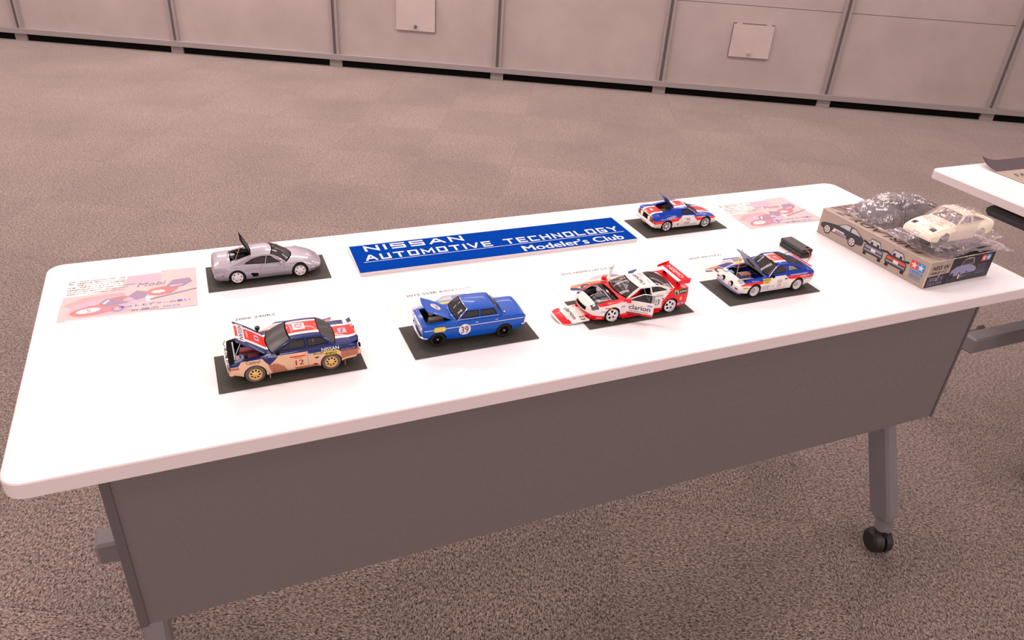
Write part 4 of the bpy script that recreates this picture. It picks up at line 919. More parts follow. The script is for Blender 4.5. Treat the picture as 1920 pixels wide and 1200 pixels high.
for y0 in (8.5, -8.5): d.grid([[fd(x, y0 + e) for e in (-0.3, 0.3)] for x in (-86, -80, -70)], 'ink')
a2.finish('body', c2, d); chassis(a2, c2)
d = MB(); hx = a2.hood[0]
def dk(x, y): z = a2.deck(x, y); return (x, y, z + 0.45)
for (txt, x, h, w, m_) in (('NISSAN', 72, 6.4, 40, 'ink'), ('DATSUN', 58, 3, 22, 'dust')):
    if txt == 'NISSAN': quad_on(d, lambda x_, y_: tuple(Vector(dk(x_, y_)) - Vector((0, 0, 0.12))), 67, -23, 77, 23, 'p_white')
    put_text(d, txt, x, 0, h, m_, dk, rot=radians(90), width=w, centre=True, bold=0.03) if txt == 'NISSAN' else None
quad_on(d, lambda x_, y_: tuple(Vector(dk(x_, y_)) - Vector((0, 0, 0.1))), 61.5, -9, 64, 9, 'p_pink'); quad_on(d, lambda x_, y_: tuple(Vector(dk(x_, y_)) - Vector((0, 0, 0.1))), 44, -8, 51, 8, 'p_lil'); disc_on(d, dk, 47.5, 0, 2.6, 2.6, 'dred')
def p2():
    a2.paint([1, 6], [(0, 20), (100, 20), (100, -20), (0, -20)], 'white', ax=(0, 1)); a2.paint([1, 6], [(0, 14.5), (100, 14.5), (100, -14.5), (0, -14.5)], 'red', ax=(0, 1))
h2 = a2.panel('bonnet', c2, hx, 80, 0.86, hx, -41, 'navy', 'navy', paintf=p2, decals=d); h2['label'] = 'raised red, white and blue bonnet'
part(c2, 'bonnet_stay', lambda b: b.tube([(78, 20, 33), (66, 24, 62)], 0.5, 'lens', 6))
for xx in a2.wx:
    for sg in (1, -1): wheel(c2, xx, 40.6, sg, 13.8, 13, 'gold', 'dtyre', rr=0.68, n=8, frac=0.45, r1=0.46, r2=0.76, dish=2.2, hub='gold')
tub(a2, c2, 36, 78, 27, 22)
engine(c2, 56, 4, 28, 28, 15, 'mid', 'dred', 'mid', seed=7, extra=lambda e: (part(e, 'battery', lambda b: b.box(65, 76, 14, 25, 24, 34, 'lens', 1)), part(e, 'blue_caps', lambda b: [b.lathe([(0.01, 34), (1.3, 34), (1.3, 35.5), (0.01, 35.5)], 'rblue', (70, y, 0), 'z', 10) for y in (16, 19, 22)]), part(e, 'air_box', lambda b: b.box(44, 60, 16, 25, 25, 34, 'dred', 1.5)), part(e, 'washer_tank', lambda b: b.box(48, 58, -24, -14, 24, 33, 'matte', 1))))
part(c2, 'radiator_brace', lambda b: (b.box(76.5, 78.5, -24, 24, 32, 34, 'white', 0.4), b.box(76.5, 78.5, 20, 24, 16, 33, 'white', 0.4)))
seats(a2, c2, [-10], (-13, 13), 12, 'mid', tall=28); steering(c2, 10, -13, 36); dash(a2, c2); cage(a2, c2, 'dred')
part(c2, 'bull_bar', lambda b: [b.tube(p, 0.9, 'lens', 7) for p in ([(88.5, -30, 17), (89.5, -30, 30), (87, -30, 34)], [(88.5, 30, 17), (89.5, 30, 30), (87, 30, 34)], [(89.5, -30, 27), (90.5, 0, 27), (89.5, 30, 27)], [(88.5, -30, 19), (90, 0, 19), (88.5, 30, 19)])])
for y in (-22, -10, 10, 22): part(c2, 'headlamp', lambda b, y=y: b.lathe([(0.01, 89.7), (3.4, 89.5), (4.2, 88.5), (4.2, 86), (0.01, 86)], 'lens' if abs(y) > 15 else 'chrome', (0, y, 24), 'x', 20))
part(c2, 'front_bumper', lambda b: b.box(81, 88, -36.5, 36.5, 13.5, 19, 'tan', 1.5)); part(c2, 'rear_bumper', lambda b: b.box(-98.5, -93, -36, 36, 17, 24, 'tan', 1.5))
part(c2, 'boot_spoiler', lambda b: (b.grid([[(-84, y, a2.deck(-84, y) + 0.1), (-92, y, a2.deck(-90, y) + 2.2), (-96.0, y, a2.deck(-90, y) + 4.4), (-95.6, y, a2.deck(-90, y) + 1.8), (-93, y, a2.deck(-92, y) - 1)] for y in (-33, -20.01)], 'navy'), b.grid([[(-84, y, a2.deck(-84, y) + 0.1), (-92, y, a2.deck(-90, y) + 2.2), (-96.0, y, a2.deck(-90, y) + 4.4), (-95.6, y, a2.deck(-90, y) + 1.8), (-93, y, a2.deck(-92, y) - 1)] for y in (20.01, 33)], 'navy'),
    [b.grid([[(-84, y, a2.deck(-84, y) + 0.1), (-92, y, a2.deck(-90, y) + 1.8), (-95.5, y, a2.deck(-90, y) + 3.2), (-93, y, a2.deck(-92, y) - 1)] for y in yy], m_) for yy, m_ in (((-20, -14.5), 'white'), ((-14.5, 0, 14.5), 'red'), ((14.5, 20), 'white'))]))
for y in (-30, -15, 14, 30): part(c2, 'rear_lamp', lambda b, y=y: b.box(-99, -96.5, y - 3, y + 3, 31 if abs(y) < 20 else 27, 36 if abs(y) < 20 else 33, 'matte', 0.8))
for sg in (1, -1): part(c2, 'mud_flap', lambda b, sg=sg: b.box(33.5, 34.3, sg * 26, sg * 40, 3.5, 12, 'tan')); part(c2, 'mud_flap', lambda b, sg=sg: b.box(-74, -73.3, sg * 28, sg * 40, 3.5, 14, 'dust'))
part(c2, 'wing_mirror', lambda b: (b.lathe([(0.01, 47), (3.2, 46.5), (3.8, 44), (2.5, 41), (0.01, 40)], 'black', (40, -29, 4), 'z', 14), b.tube([(40, -29, 38), (40, -29, 46)], 1.2, 'black', 6)))
mirror(c2, 20, 36, 41, 1, 'matte')
part(c2, 'tow_hook', lambda b: b.tube([(-96, 8, 20), (-100, 8, 21), (-100, 12, 21), (-96, 12, 20)], 0.5, 'matte', 6))

# ============ blue saloon, number 39 (front to the left)
K3 = [(-91, 20, 35.5, 37, 28.5, 26.5), (-88.5, 16, 38.5, 40, 31, 29), (-80, 14, 40, 41.5, 31.5, 29.5), (-55, 12, 40, 42, 32, 30), (-20, 10.5, 40, 42.5, 32.3, 30.5), (15, 10.5, 40, 42.5, 32.3, 30.3), (35, 11, 40, 43, 32, 30), (55, 12, 39.5, 42.5, 32, 30), (70, 14, 38.5, 40.5, 31.5, 30), (77, 17, 37.5, 39.5, 30.5, 29), (79, 19, 36, 38, 29.5, 28)]
c3 = empty('model_car', (0.6344, 0.1665, CARD), radians(178), 'bright blue model saloon numbered 39 with raised bonnet and black wheels', 'model car', 'model cars on black cards')
a3 = Car(K3, 110.7, 12.6, 14.2, [[27, 22, 0, 0, 0], [9, 6, 58.6, 56.4, 23.5], [-13, -14, 59.4, 57, 24], [-38, -40, 58, 56, 23.5], [-55, -52, 0, 0, 0]], tuck=2.2, p=2.6, tm=0.62, bow=(1.5, 1.5), flare=(0.3, 3), hood=(29, 72, 0.80)); a3.base = 'sblue'; a3.crown = [1.5, 0.5, 0.5, 1.5]
a3.make('roof')
windows(a3, c3, [[(17.5, 44.0), (-12.5, 44.3), (-12.5, 54.6), (6, 54.8), (9, 53.4)], [(-15.0, 44.3), (-43, 44.6), (-38, 53.8), (-15, 54.6)]])
glazing(a3, c3); a3.paint([4], [(-26, 24), (26, 24), (26, 35), (-26, 35)], 'lens', ax=(1, 2)); a3.paint([1], [(78, 40), (100, 40), (100, -40), (78, -40)], 'sblue', ax=(0, 1))
d = MB()
for sg in (1, -1):
    S = lambda x, z, sg=sg, o=0.22: a3.on_side(x, z, sg, o); r = 1
    line_side(d, a3, sg, [(77, 31), (40, 32), (0, 32.5), (-50, 33), (-90, 33)], 0.9, 'chrome', 0.25)
    disc_on(d, S(12, 26, o=0.45), 0, 0, 9.8, 9.8, 'p_white'); put_text(d, '39', 0, 0, 12, 'ink', S(12, 26, o=0.7), width=12.5, centre=True, bold=0.0)
    f_ = S(62 if sg > 0 else 44, 28, o=0.95); P = round_poly(0, 19, 0, 8, 3); d.poly([d.vert(f_(u, v)) for u, v in P], 'yellow'); put_text(d, 'GT-II', 2.2, 2.2, 3.9, 'white', S(62 if sg > 0 else 44, 28, o=1.5), width=14, bold=0.03)
    for X in (23, -13, -46): line_side(d, a3, sg, [(X, 40.5), (X, 13)])
    line_side(d, a3, sg, [(22, 42.8), (-46, 43)], 0.5, 'chrome', 0.2)
for x0 in (0,): d.grid([[a3.on_deck(0.3)(-56, y) , a3.on_deck(0.3)(-56.6, y)] for y in range(-26, 27, 4)], 'groove')
a3.finish('body', c3, d); chassis(a3, c3)
d = MB(); dk3 = lambda x, y: (x, y, a3.deck(x, y) + 0.5)
disc_on(d, lambda x, y: (x, y, a3.deck(x, y) + 0.35), 54, 0, 8.6, 8.6, 'p_white')
put_text(d, '39', 54, 0, 10, 'ink', dk3, rot=radians(90), width=11, centre=True)
h3 = a3.panel('bonnet', c3, 29, 73, 0.80, 29, -29, 'sblue', 'sblue', decals=d, over=4); h3['label'] = 'raised blue bonnet with number 39'
for xx in a3.wx:
    for sg in (1, -1): wheel(c3, xx, 31.2, sg, 12.6, 9, 'matte', rr=0.62, n=8, frac=0.3, r1=0.62, r2=0.8, dish=2.0, hub='matte'); part(c3, 'hub_cap', lambda b, xx=xx, sg=sg: b.lathe([(1.7, sg * 30.0), (1.4, sg * 30.8), (0.01, sg * 31.0)], 'chrome', (xx, 0, 12.6), 'y', 12))
tub(a3, c3, 31, 71, 24, 24)
engine(c3, 51, 4, 30, 26, 10, 'mid', 'gum', 'chrome', seed=11, extra=lambda e: part(e, 'air_cleaner', lambda b: b.lathe([(0.01, 45), (3.4, 45), (4, 43), (4, 36), (0.01, 36)], 'gum', (56, -9, 0), 'z', 18)))
part(c3, 'slam_panel', lambda b: [b.box(72.5, 74, y - 2.4, y + 2.4, 30, 36, 'sblue', 0.3) for y in (-22, -11, 0, 11, 22)])
seats(a3, c3, [0, -30], (-12, 12), 12, 'mid', tall=28); steering(c3, 12, -12, 38); dash(a3, c3)
def bumper(b, x, sg, w, z, m, h=3.2):
    pts = [(x - sg * 9, -w, z), (x - sg * 3, -w + 0.3, z), (x + sg * 0.2, -w * 0.8, z), (x + sg * 1.4, 0, z), (x + sg * 0.2, w * 0.8, z), (x - sg * 3, w - 0.3, z), (x - sg * 9, w, z)]
    b.tube(bez(pts[:3], 6) + [pts[3]] + bez(pts[4:], 6), h / 2, m, 8)
part(c3, 'front_bumper', lambda b: bumper(b, 81.5, 1, 31.6, 18, 'chrome', 3.6)); part(c3, 'rear_bumper', lambda b: bumper(b, -93, -1, 31, 21, 'chrome', 3.6))
for y in (-24, -18, 18, 24): part(c3, 'headlamp', lambda b, y=y: b.lathe([(0.01, 81.8), (2.4, 81.5), (2.8, 80.8), (2.8, 78), (0.01, 78)], 'lens', (0, y, 31), 'x', 18))
part(c3, 'grille', lambda b: [b.box(79.8, 81, -15, 15, 27 + 1.7 * k, 27.8 + 1.7 * k, 'chrome') for k in range(5)])
for sg in (1, -1): part(c3, 'tail_lamp', lambda b, sg=sg: b.box(-93, -90, sg * 21, sg * 27, 29, 34, 'tail', 0.8)); part(c3, 'door_handle', lambda b, sg=sg: (b.box(-10, -5.5, sg * 31.4, sg * 32.6, 36.4, 37.2, 'chrome'), b.box(-43, -38.5, sg * 31.2, sg * 32.4, 36.4, 37.2, 'chrome')))
part(c3, 'screen_trim', lambda b: b.tube([a3.strip(0, t, -0.96) for t in (0, 0.3, 0.6, 1)] + [a3.strip(1, 0.02, v) for v in (-0.6, 0, 0.6)] + [a3.strip(0, t, 0.96) for t in (1, 0.6, 0.3, 0)], 0.45, 'chrome', 6))
part(c3, 'boot_trim', lambda b: b.lathe([(0.01, 44.2), (1.5, 43.6), (1.7, 41.5)], 'chrome', (-57, 22, 0), 'z', 12))
# ============ red and white racing coupe, number 23 (front to the left)
K4 = [(-97, 17, 40, 41.5, 33, 31), (-93, 13, 42.5, 44.5, 37.5, 34.5), (-83, 10, 43, 45.5, 39.5, 36), (-58, 8, 41.5, 44.5, 40, 36.5), (-25, 6, 39, 42, 38.5, 35.5), (15, 6, 37, 40, 38.5, 35), (36, 6, 36, 39.5, 39, 35.5), (58, 7, 35.5, 38.5, 40, 36), (78, 7, 31.5, 34.5, 38.5, 34), (88, 8, 28.5, 31.5, 35, 30), (93, 9, 26, 28, 30, 26)]
c4 = empty('model_car', (0.9402, 0.1645, CARD), radians(180), 'red and white model racing coupe numbered 23 with open doors and big rear wing', 'model car', 'model cars on black cards')
a4 = Car(K4, 115.4, 13.8, 15.4, [[38, 28, 0, 0, 0], [6, 1, 52.6, 50.2, 25.5], [-10, -12, 53.4, 50.8, 26], [-31, -34, 52.2, 49.8, 25.5], [-68, -63, 0, 0, 0]], tuck=1, p=2.3, tm=0.6, flare=(1.2, 6), bow=(7, 2.5), hood=(42, 84, 0.84)); a4.base = 'white'; a4.crown = [2, 0.4, 0.4, 2]
a4.make('roof')
a4.paint([0], [(110, 0), (110, 15.5), (76, 14.5), (44, 13), (-40, 12), (-40, 26), (-52, 38), (-63, 50), (-110, 50), (-110, 0)], 'nred')
a4.paint([0, 1], [(84, 33.0), (62, 38.5), (26, 40.5), (26, 34.5), (60, 33.2), (80, 29.8)], 'nred')
a4.paint([1], [(80, 45), (30, 45), (30, 27), (80, 27)], 'nred', ax=(0, 1)); a4.paint([1], [(80, -45), (30, -45), (30, -27), (80, -27)], 'nred', ax=(0, 1))
a4.paint([1], [(-68, 45), (-110, 45), (-110, -45), (-68, -45)], 'nred', ax=(0, 1)); a4.paint([1], [(-56, 45), (-69, 45), (-69, 31), (-60, 31)], 'nred', ax=(0, 1)); a4.paint([1], [(-56, -45), (-69, -45), (-69, -31), (-60, -31)], 'nred', ax=(0, 1))
a4.paint([2], [(-52, 40), (-66, 50), (-70, 60), (-70, 40)], 'nred')
a4.paint([4], [(-40, 0), (40, 0), (40, 15.5), (-40, 15.5)], 'nred', ax=(1, 2)); a4.paint([4], [(-17, 17.5), (17, 17.5), (17, 23.5), (-17, 23.5)], 'matte', ax=(1, 2))
# near and far door openings
DO = [(30, 38), (27, 12), (-16, 12), (-20, 36), (-20, 40)]
for z_ in ([0], ): a4.paint(z_, [(29, 60), (29, 11.5), (-17, 11.5), (-20, 30), (-20, 60)], None)
a4.paint([1], [(29, 50), (29, 33), (-20, 33), (-20, 50)], None, ax=(0, 1)); a4.paint([1], [(29, -50), (29, -33), (-20, -33), (-20, -50)], None, ax=(0, 1))
a4.paint([2], [(24, 38), (-19.5, 38), (-18.5, 48.8), (-1, 49.0), (2, 48)], None)
windows(a4, c4, [[(-22, 41.2), (-52, 42.6), (-40, 47.8), (-22, 49.2)]])
glazing(a4, c4)
d = MB(); rf = a4.on_roof()
put_text(d, 'clarion', -10, 1, 8.5, 'ink', rf, rot=radians(-90), width=37, centre=True, bold=0.01); put_text(d, 'CAR AUDIO & BEYOND', -18, 1, 1.8, 'i_grey', rf, rot=radians(-90), width=33, centre=True)
put_text(d, 'NICOS', -24, 13, 3.2, 'gum', rf, rot=radians(-90), width=12, centre=True, bold=0.02); put_text(d, 'NICOS', -24, -15, 3.2, 'gum', rf, rot=radians(-90), width=12, centre=True, bold=0.02)
for sg in (1, -1):
    S = lambda x, z, sg=sg, o=0.22: a4.on_side(x, z, sg, o)
    put_text(d, '23', 0, 0, 10.5, 'ink', S(-24.5 if sg > 0 else -35, 19), width=10.5, bold=0.01)
    put_text(d, 'NISSAN', 0, 0, 3.2, 'lilac', S(-22 if sg > 0 else -42, 34), width=19, bold=0.03)
    disc_on(d, S(-41, 30), 0, 0, 1.5, 1.5, 'green')
    f_ = S(-63 if sg > 0 else -91, 33.5, o=0.3); quad_on(d, f_, 0, 0, 28, 8.5, 'green'); f2 = S(-63 if sg > 0 else -91, 33.5, o=0.5); quad_on(d, f2, 1.5, 1, 9, 7.5, 'yellow'); disc_on(d, S(-63 if sg > 0 else -91, 33.5, o=0.7), 4.5, 3.5, 2.6, 2.6, 'rblue'); quad_on(d, f2, 10, 0.8, 27, 7.6, 'ink'); put_text(d, 'JOMO', 10.8, 1.9, 4.4, 'white', S(-63 if sg > 0 else -91, 33.5, o=0.8), width=15.5, bold=0.03)
    quad_on(d, S(72 if sg > 0 else 60, 27), 0, 0, 12, 2.2, 'orange'); put_text(d, 'BRIDGESTONE', 0, 0, 1.8, 'rblue', S(79 if sg > 0 else 66, 21.5), width=13, bold=0.02)
    put_text(d, 'JOMO', 0, 0, 3.0, 'white', S(86 if sg > 0 else 76, 8.6), width=9, bold=0.03); quad_on(d, S(74 if sg > 0 else 71, 8.4), 0, 0, 2.6, 3.6, 'ink')
    put_text(d, 'NISMO', 0, 0, 2.0, 'p_pink', S(36 if sg > 0 else 26, 9), width=10, bold=0.02); put_text(d, 'NISMO', 0, 0, 2.4, 'rblue', S(41 if sg > 0 else 33, 25.5), width=8, bold=0.02)
    put_text(d, '日産プリンス東京', 0, 0, 2.4, 'white', S(66 if sg > 0 else 35, 34.0), width=31, bold=0.02)
    quad_on(d, S(-20 if sg > 0 else -27, 13.3), 0, 0, 7, 5.5, 'p_white'); disc_on(d, S(-23.5, 16, o=0.4), 0, 0, 1.7, 1.7, 'nred')
    disc_on(d, S(-78, 25), 0, 0, 2.6, 3.6, 'gold'); quad_on(d, S(-72 if sg > 0 else -86, 13), 0, 0, 14, 4, 'p_pink'); disc_on(d, S(-79, 15, o=0.4), 0, 0, 1.6, 1.6, 'rblue')
    put_text(d, 'GT', 0, 0, 2.6, 'lilac', S(-48 if sg > 0 else -53, 38.5), width=5)
fd = a4.on_deck(0.3)
for x, y in ((-80, 14), (-84, -8), (-76, -18)): disc_on(d, fd, x, y, 0.9, 0.9, 'ink')
put_text(d, 'NISSAN', 94.4, 0, 2.6, 'p_white', lambda u, v: (u + 7.4 * (1 - (v / 30) ** 2) * 0.9 - 6.8, v, 11.5 + 0), rot=radians(-90), width=14, centre=True) if False else None
a4.finish('body', c4, d); chassis(a4, c4)
for xx in a4.wx:
    for sg in (1, -1): wheel(c4, xx, 40.6, sg, 13.8, 13, 'rimw', rr=0.84, n=5, frac=0.42, r1=0.34, r2=0.70, dish=2.4, marks=(40, 220))
tub(a4, c4, 44, 82, 28, 18, 'mid')
engine(c4, 62, 2, 26, 24, 14, 'lgrey', 'mid', 'chrome', seed=5, extra=lambda e: (part(e, 'turbo_pipe', lambda b: b.tube(bez([(48, 16, 28), (56, 24, 35), (72, 22, 32), (78, 12, 27)], 12), 2.2, 'lens', 10)), part(e, 'filter', lambda b: b.lathe([(0.01, 22), (4, 22), (4, 32), (0.01, 32)], 'lens', (74, 18, 0), 'z', 14)), part(e, 'red_hose', lambda b: b.tube(bez([(52, 20, 31), (60, 26, 35), (68, 22, 31)], 8), 0.8, 'red', 6)), part(e, 'reservoir', lambda b: b.box(50, 58, -24, -14, 24, 34, 'lens', 1.5)), part(e, 'blower', lambda b: b.lathe([(0.01, 24), (5, 24), (5.5, 27), (4, 32), (0.01, 32.5)], 'matte', (74, -12, 0), 'z', 16))))
part(c4, 'strut_bar', lambda b: b.tube([(56, 25, 36), (54, 0, 37.5), (56, -25, 36)], 0.9, 'lens', 8)); part(c4, 'radiator', lambda b: b.box(80, 83, -23, 23, 16, 29, 'matte', 0.5)); part(c4, 'cowl', lambda b: b.box(37, 43, -27, 27, 33, 37.6, 'matte', 1))
for sg in (1, -1):
    def hl(b, sg=sg):
        rows = []
        for x in (82, 84, 86, 88, 90, 92.5):
            ye, zs, zc = a4.top(x); col = [(x, sg * (a4.side(x, max(zs - q, 9)) + 0.3), zs - q) for q in (3.4, 1.8, 0.4)] + [(x, sg * ye * v, a4.deck(x, ye * v) + 0.35) for v in (0.97, 0.88, 0.78)]
            rows.append(col)
        b.grid(rows, 'mid', flip=sg < 0)
    hlo = part(c4, 'headlamp', hl); part(hlo, 'lamp_lens', lambda b, sg=sg: disc_on(b, lambda u, v, sg=sg: (u, sg * v, a4.deck(u, v) + 0.55), 87.5, 26.5, 1.8, 1.8, 'lens'))
seats(a4, c4, [-8], (-13,), 8, 'nred', tall=30); steering(c4, 10, -13, 34); dash(a4, c4); cage(a4, c4, 'lens'); part(c4, 'cabin_floor', lambda b: b.box(-30, 30, -30, 30, 8, 9, 'mid')); part(c4, 'door_sill', lambda b: (b.box(-19, 29, 31, 37, 6.5, 11.6, 'nred', 0.6), b.box(-19, 29, -37, -31, 6.5, 11.6, 'nred', 0.6)))
def door(sg, ang):
    """hinged at its front edge, swung outwards"""
    H = Vector((29, sg * 36.5, 0)); o = empty('t', (0, 0, 0)); bpy.data.objects.remove(o)
    def loc(x, z, off=0): return Vector((x, sg * (a4.side(x, min(z, 36)) + off), z)) - H
    b = MB(); P = lambda x, z, off=0: tuple(loc(x, z, off)); xs = [29 - 45.5 * k / 10 for k in range(11)]; zs_ = [12 + 24 * k / 6 for k in range(7)]
    b.grid([[P(x, z) for z in zs_] for x in xs], lambda i, j: 'nred' if j == 0 else 'white'); b.grid([[P(x, z, -2.2) for z in zs_] for x in xs], 'mid')
    for fx in (xs[0], xs[-1]): b.grid([[P(fx, z), P(fx, z, -2.2)] for z in zs_], 'white')
    for fz in (zs_[0], zs_[-1]): b.grid([[P(x, fz), P(x, fz, -2.2)] for x in xs], 'white')
    fr = [(27, 36.5), (2, 48.6), (-17, 49), (-16.5, 36.5)]; ins = lambda x, z: tuple(Vector((x, sg * (35.5 - (z - 36) * 0.55), z)) - H)
    b.tube([ins(*p) for p in fr[:1]] + bez([ins(*p) for p in (fr[0], (14, 44), fr[1])], 5) + [ins(*fr[2]), ins(*fr[3])], 0.8, 'white', 6)
    wmap = lambda u, v: P((27 - u) if sg > 0 else (-15 + u), v, 0.5)
    put_text(b, 'clarion', 2, 22, 8.6, 'ink', wmap, width=36, bold=0.015); put_text(b, 'CAR AUDIO & BEYOND', 3, 17.6, 1.9, 'ink', wmap, width=32, bold=0.02)
    quad_on(b, wmap, 0.5, 13.2, 24, 15.6, 'tail'); put_text(b, 'ZEXEL', 32, 31, 2.6, 'rblue', wmap, width=9, bold=0.03) if True else None
    q = b.build('door', c4, scale=MMS, weld=False); q.location = H * MMS; q.rotation_euler = (0, 0, radians(-sg * ang)); q['label'] = 'open white door with red sill'
    g = MB(); g.poly([g.vert(Vector(ins(*p)) - Vector((0, sg * 0.3, 0))) for p in ((25, 37), (14, 42.8), (2, 48.2), (-16, 48.6), (-16, 37))], 'glass'); g.build('door_glass', q, scale=MMS)
    m_ = MB(); y0 = 35.5 * sg
    m_.box(22 - 29, 30 - 29, (38 - 36.5) * sg, (47 - 36.5) * sg, 36, 42, 'nred', 1.4); m_.tube([(24 - 29, -1 * sg, 35), (25 - 29, 3 * sg, 38)], 1.2, 'nred', 6); m_.build('door_mirror', q, scale=MMS)
    return q
door(1, 36); door(-1, 56)
def wing(b):
    for y0, y1 in ((-40, 40),):
        rows = []
        for k, y in enumerate((-34, -18, 0, 18, 34)):
            rows.append([(-76, y, 54.5), (-82, y, 56.2), (-89, y, 57), (-96, y, 60), (-96.5, y, 59), (-89, y, 55.6), (-82, y, 54.6), (-76, y, 54.5)])
        b.grid(rows, 'nred')
part(c4, 'rear_wing', wing)
W4 = [o for o in c4.children if o.name.startswith('rear_wing')][0]; W4.location = (0.003, 0, -0.001)
for sg in (1, -1): part(W4, 'end_plate', lambda b, sg=sg: b.prism([(-74, 53), (-98, 51), (-99, 61.5), (-88, 60), (-75, 56.5)], sg * 34, sg * 35, 'nred', f=lambda a, c, h: (a, h, c))); part(W4, 'wing_strut', lambda b, sg=sg: b.prism([(-79, 43), (-89, 43), (-90, 55.5), (-83, 55)], sg * 22 - 0.8, sg * 22 + 0.8, 'matte', f=lambda a, c, h: (a, h, c)))
d = MB(); quad_on(d, lambda x, y: (x, y, 54.8 + (-76 - x) * 0.283), -76.2, -30, -81.8, 30, 'p_white'); put_text(d, 'NISMO', -89.5, 0, 6, 'p_white', lambda x, y: (x, y, 57.4 + max(0, (-89 - x)) * 0.43), rot=radians(90), width=46, centre=True, bold=0.04); d.build('wing_lettering', W4, scale=MMS, weld=False)
for sg in (1, -1): part(c4, 'tail_lamp', lambda b, sg=sg: b.lathe([(0.01, -99.8), (3.6, -99.6), (3.6, -96), (0.01, -96)], 'tail', (0, sg * 24, 33), 'x', 18))
part(c4, 'front_splitter', lambda b: b.prism([(72, 36), (88, 33), (97, 22), (101.5, 0), (97, -22), (88, -33), (72, -36)], 5.2, 6.6, 'nred', f=lambda a, c, h: (a, c, h)))
part(c4, 'side_skirt', lambda b: (b.box(-38, 38, 38, 40.5, 4, 7, 'nred', 0.6), b.box(-38, 38, -40.5, -38, 4, 7, 'nred', 0.6)))
# the bonnet lies beside it on the table
hb = empty('loose_bonnet', (0.8215, 0.1640, TZ + 0.0012), radians(180), 'loose white and red model bonnet lying in front of the racing coupe', 'model car bonnet')
def bonnet(b):
    L, N = 50, 20; rows, rows2 = [], []
    for i in range(N + 1):
        t = i / N; x = -L / 2 + L * t; w = 28.5 - 1.5 * t - (7.5 * max(0, t - 0.72) / 0.28 * max(0, t - 0.72) / 0.28 if t > 0.72 else 0); row = []
        for j in range(-10, 11):
            u = j / 10; xx = x + (-4 * (1 - u * u) * (1 - t)) + 4.5 * (1 - u * u) * t; row.append((xx, u * w, 4.2 * (1 - u * u) + 1.8 - 3.6 * t * t + 1.6))
        rows.append(row); rows2.append([(p[0], p[1], p[2] - 1.0) for p in row])
    def colr(i, j): return 'nred' if i >= 13 + (abs(j - 9.5) < 6) * 1 and i < 19 else 'white'
    b.grid(rows, colr); b.grid(rows2, 'lgrey', flip=True); b.grid([[r[0], q[0]] for r, q in zip(rows, rows2)], 'white'); b.grid([[r[-1], q[-1]] for r, q in zip(rows, rows2)], 'white'); b.grid([rows[0], rows2[0]], 'white'); b.grid([rows[-1], rows2[-1]], 'white')
    def f(x, y):
        t = (x + L / 2) / L; u = max(-1, min(1, y / 28)); return (x, y, 4.2 * (1 - u * u) + 1.8 - 3.6 * t * t + 1.6 + 0.5)
    put_text(b, 'clarion', -2, 0, 8.4, 'ink', f, rot=radians(90), width=39, centre=True, bold=0.012); put_text(b, 'CAR AUDIO & BEYOND', 4.8, 0, 1.7, 'i_grey', f, rot=radians(90), width=32, centre=True); put_text(b, '23', -15, 20, 8, 'ink', f, rot=radians(90), width=11, centre=True, bold=0.01)
    disc_on(b, f, -18, -21, 1.6, 1.6, 'nred'); put_text(b, 'NISSAN', 16.5, 0, 2.6, 'p_pink', f, rot=radians(90), width=13, centre=True, bold=0.02)
b = MB(); bonnet(b); b.build('bonnet_skin', hb, scale=MMS, weld=False)

# ============ tricolour hatchback, number 29 (front to the left)
K5 = [(-89, 17, 33, 34.5, 31.5, 29), (-86, 14, 36.5, 38, 35, 32), (-76, 12, 38.5, 40.5, 36.5, 33.5), (-50, 9.5, 38, 41, 37, 33.5), (-15, 8, 36.5, 39.5, 36.8, 34), (20, 8, 35, 38, 36.8, 33.5), (35, 8, 34, 37.5, 36.8, 33.5), (50, 9, 33, 36.5, 37, 33), (68, 10, 29, 32, 36, 32.5), (79, 11.5, 26, 28.5, 34.5, 31), (83.5, 13, 23.5, 25, 32.5, 29.5)]
CAB5 = lambda: [[25, 17, 0, 0, 0], [1, -3, 57, 54.5, 25.5], [-12, -14, 57.8, 55, 26], [-27, -29, 56.5, 54, 25.5], [-77, -71, 0, 0, 0]]
c5 = empty('model_car', (1.2325, 0.1630, CARD), radians(179.6), 'white, red and blue model hatchback numbered 29 with raised grey-lined bonnet', 'model car', 'model cars on black cards')
a5 = Car(K5, 99.0, 13.2, 15.0, CAB5(), tuck=1.5, p=2.6, tm=0.6, flare=(0.9, 5), bow=(3, 2), hood=(25.5, 71, 0.82)); a5.base = 'rblue'; a5.crown = [1.5, 0.4, 0.4, 4]
a5.make('roof')
a5.paint([0], [(100, 0), (100, 24), (74, 26.5), (44, 27), (38, 28.5), (20, 28.5), (12, 36), (-19, 36), (-27, 27.5), (-60, 27.5), (-100, 25), (-100, 0)], 'white')
a5.paint([0], [(78, 24.8), (78, 28.6), (56, 30.3), (16, 31.3), (21.5, 26), (40, 25.8), (56, 25.8)], 'red')
a5.paint([0], [(-21, 33.5), (-27, 27.5), (-95, 24.5), (-95, 30.5), (-60, 32.5)], 'red')
a5.paint([3], [(-100, 18), (100, 18), (100, -18), (-100, -18)], 'white', ax=(0, 1)); a5.paint([3], [(-100, 13), (100, 13), (100, -13), (-100, -13)], 'red', ax=(0, 1))
a5.paint([1], [(70, 45), (100, 45), (100, -45), (70, -45)], 'white', ax=(0, 1)); a5.paint([1], [(31, 45), (20, 45), (20, -45), (31, -45)], 'white', ax=(0, 1)) if False else None
a5.paint([2], [(19, 30), (19, 38.5), (-3, 54), (4, 56), (34, 30)], 'white'); a5.paint([3], [(40, 30), (0.5, 30), (0.5, 60), (40, 60)], 'white'); a5.paint([4], [(-40, 0), (40, 0), (40, 40), (-40, 40)], 'white', ax=(1, 2))
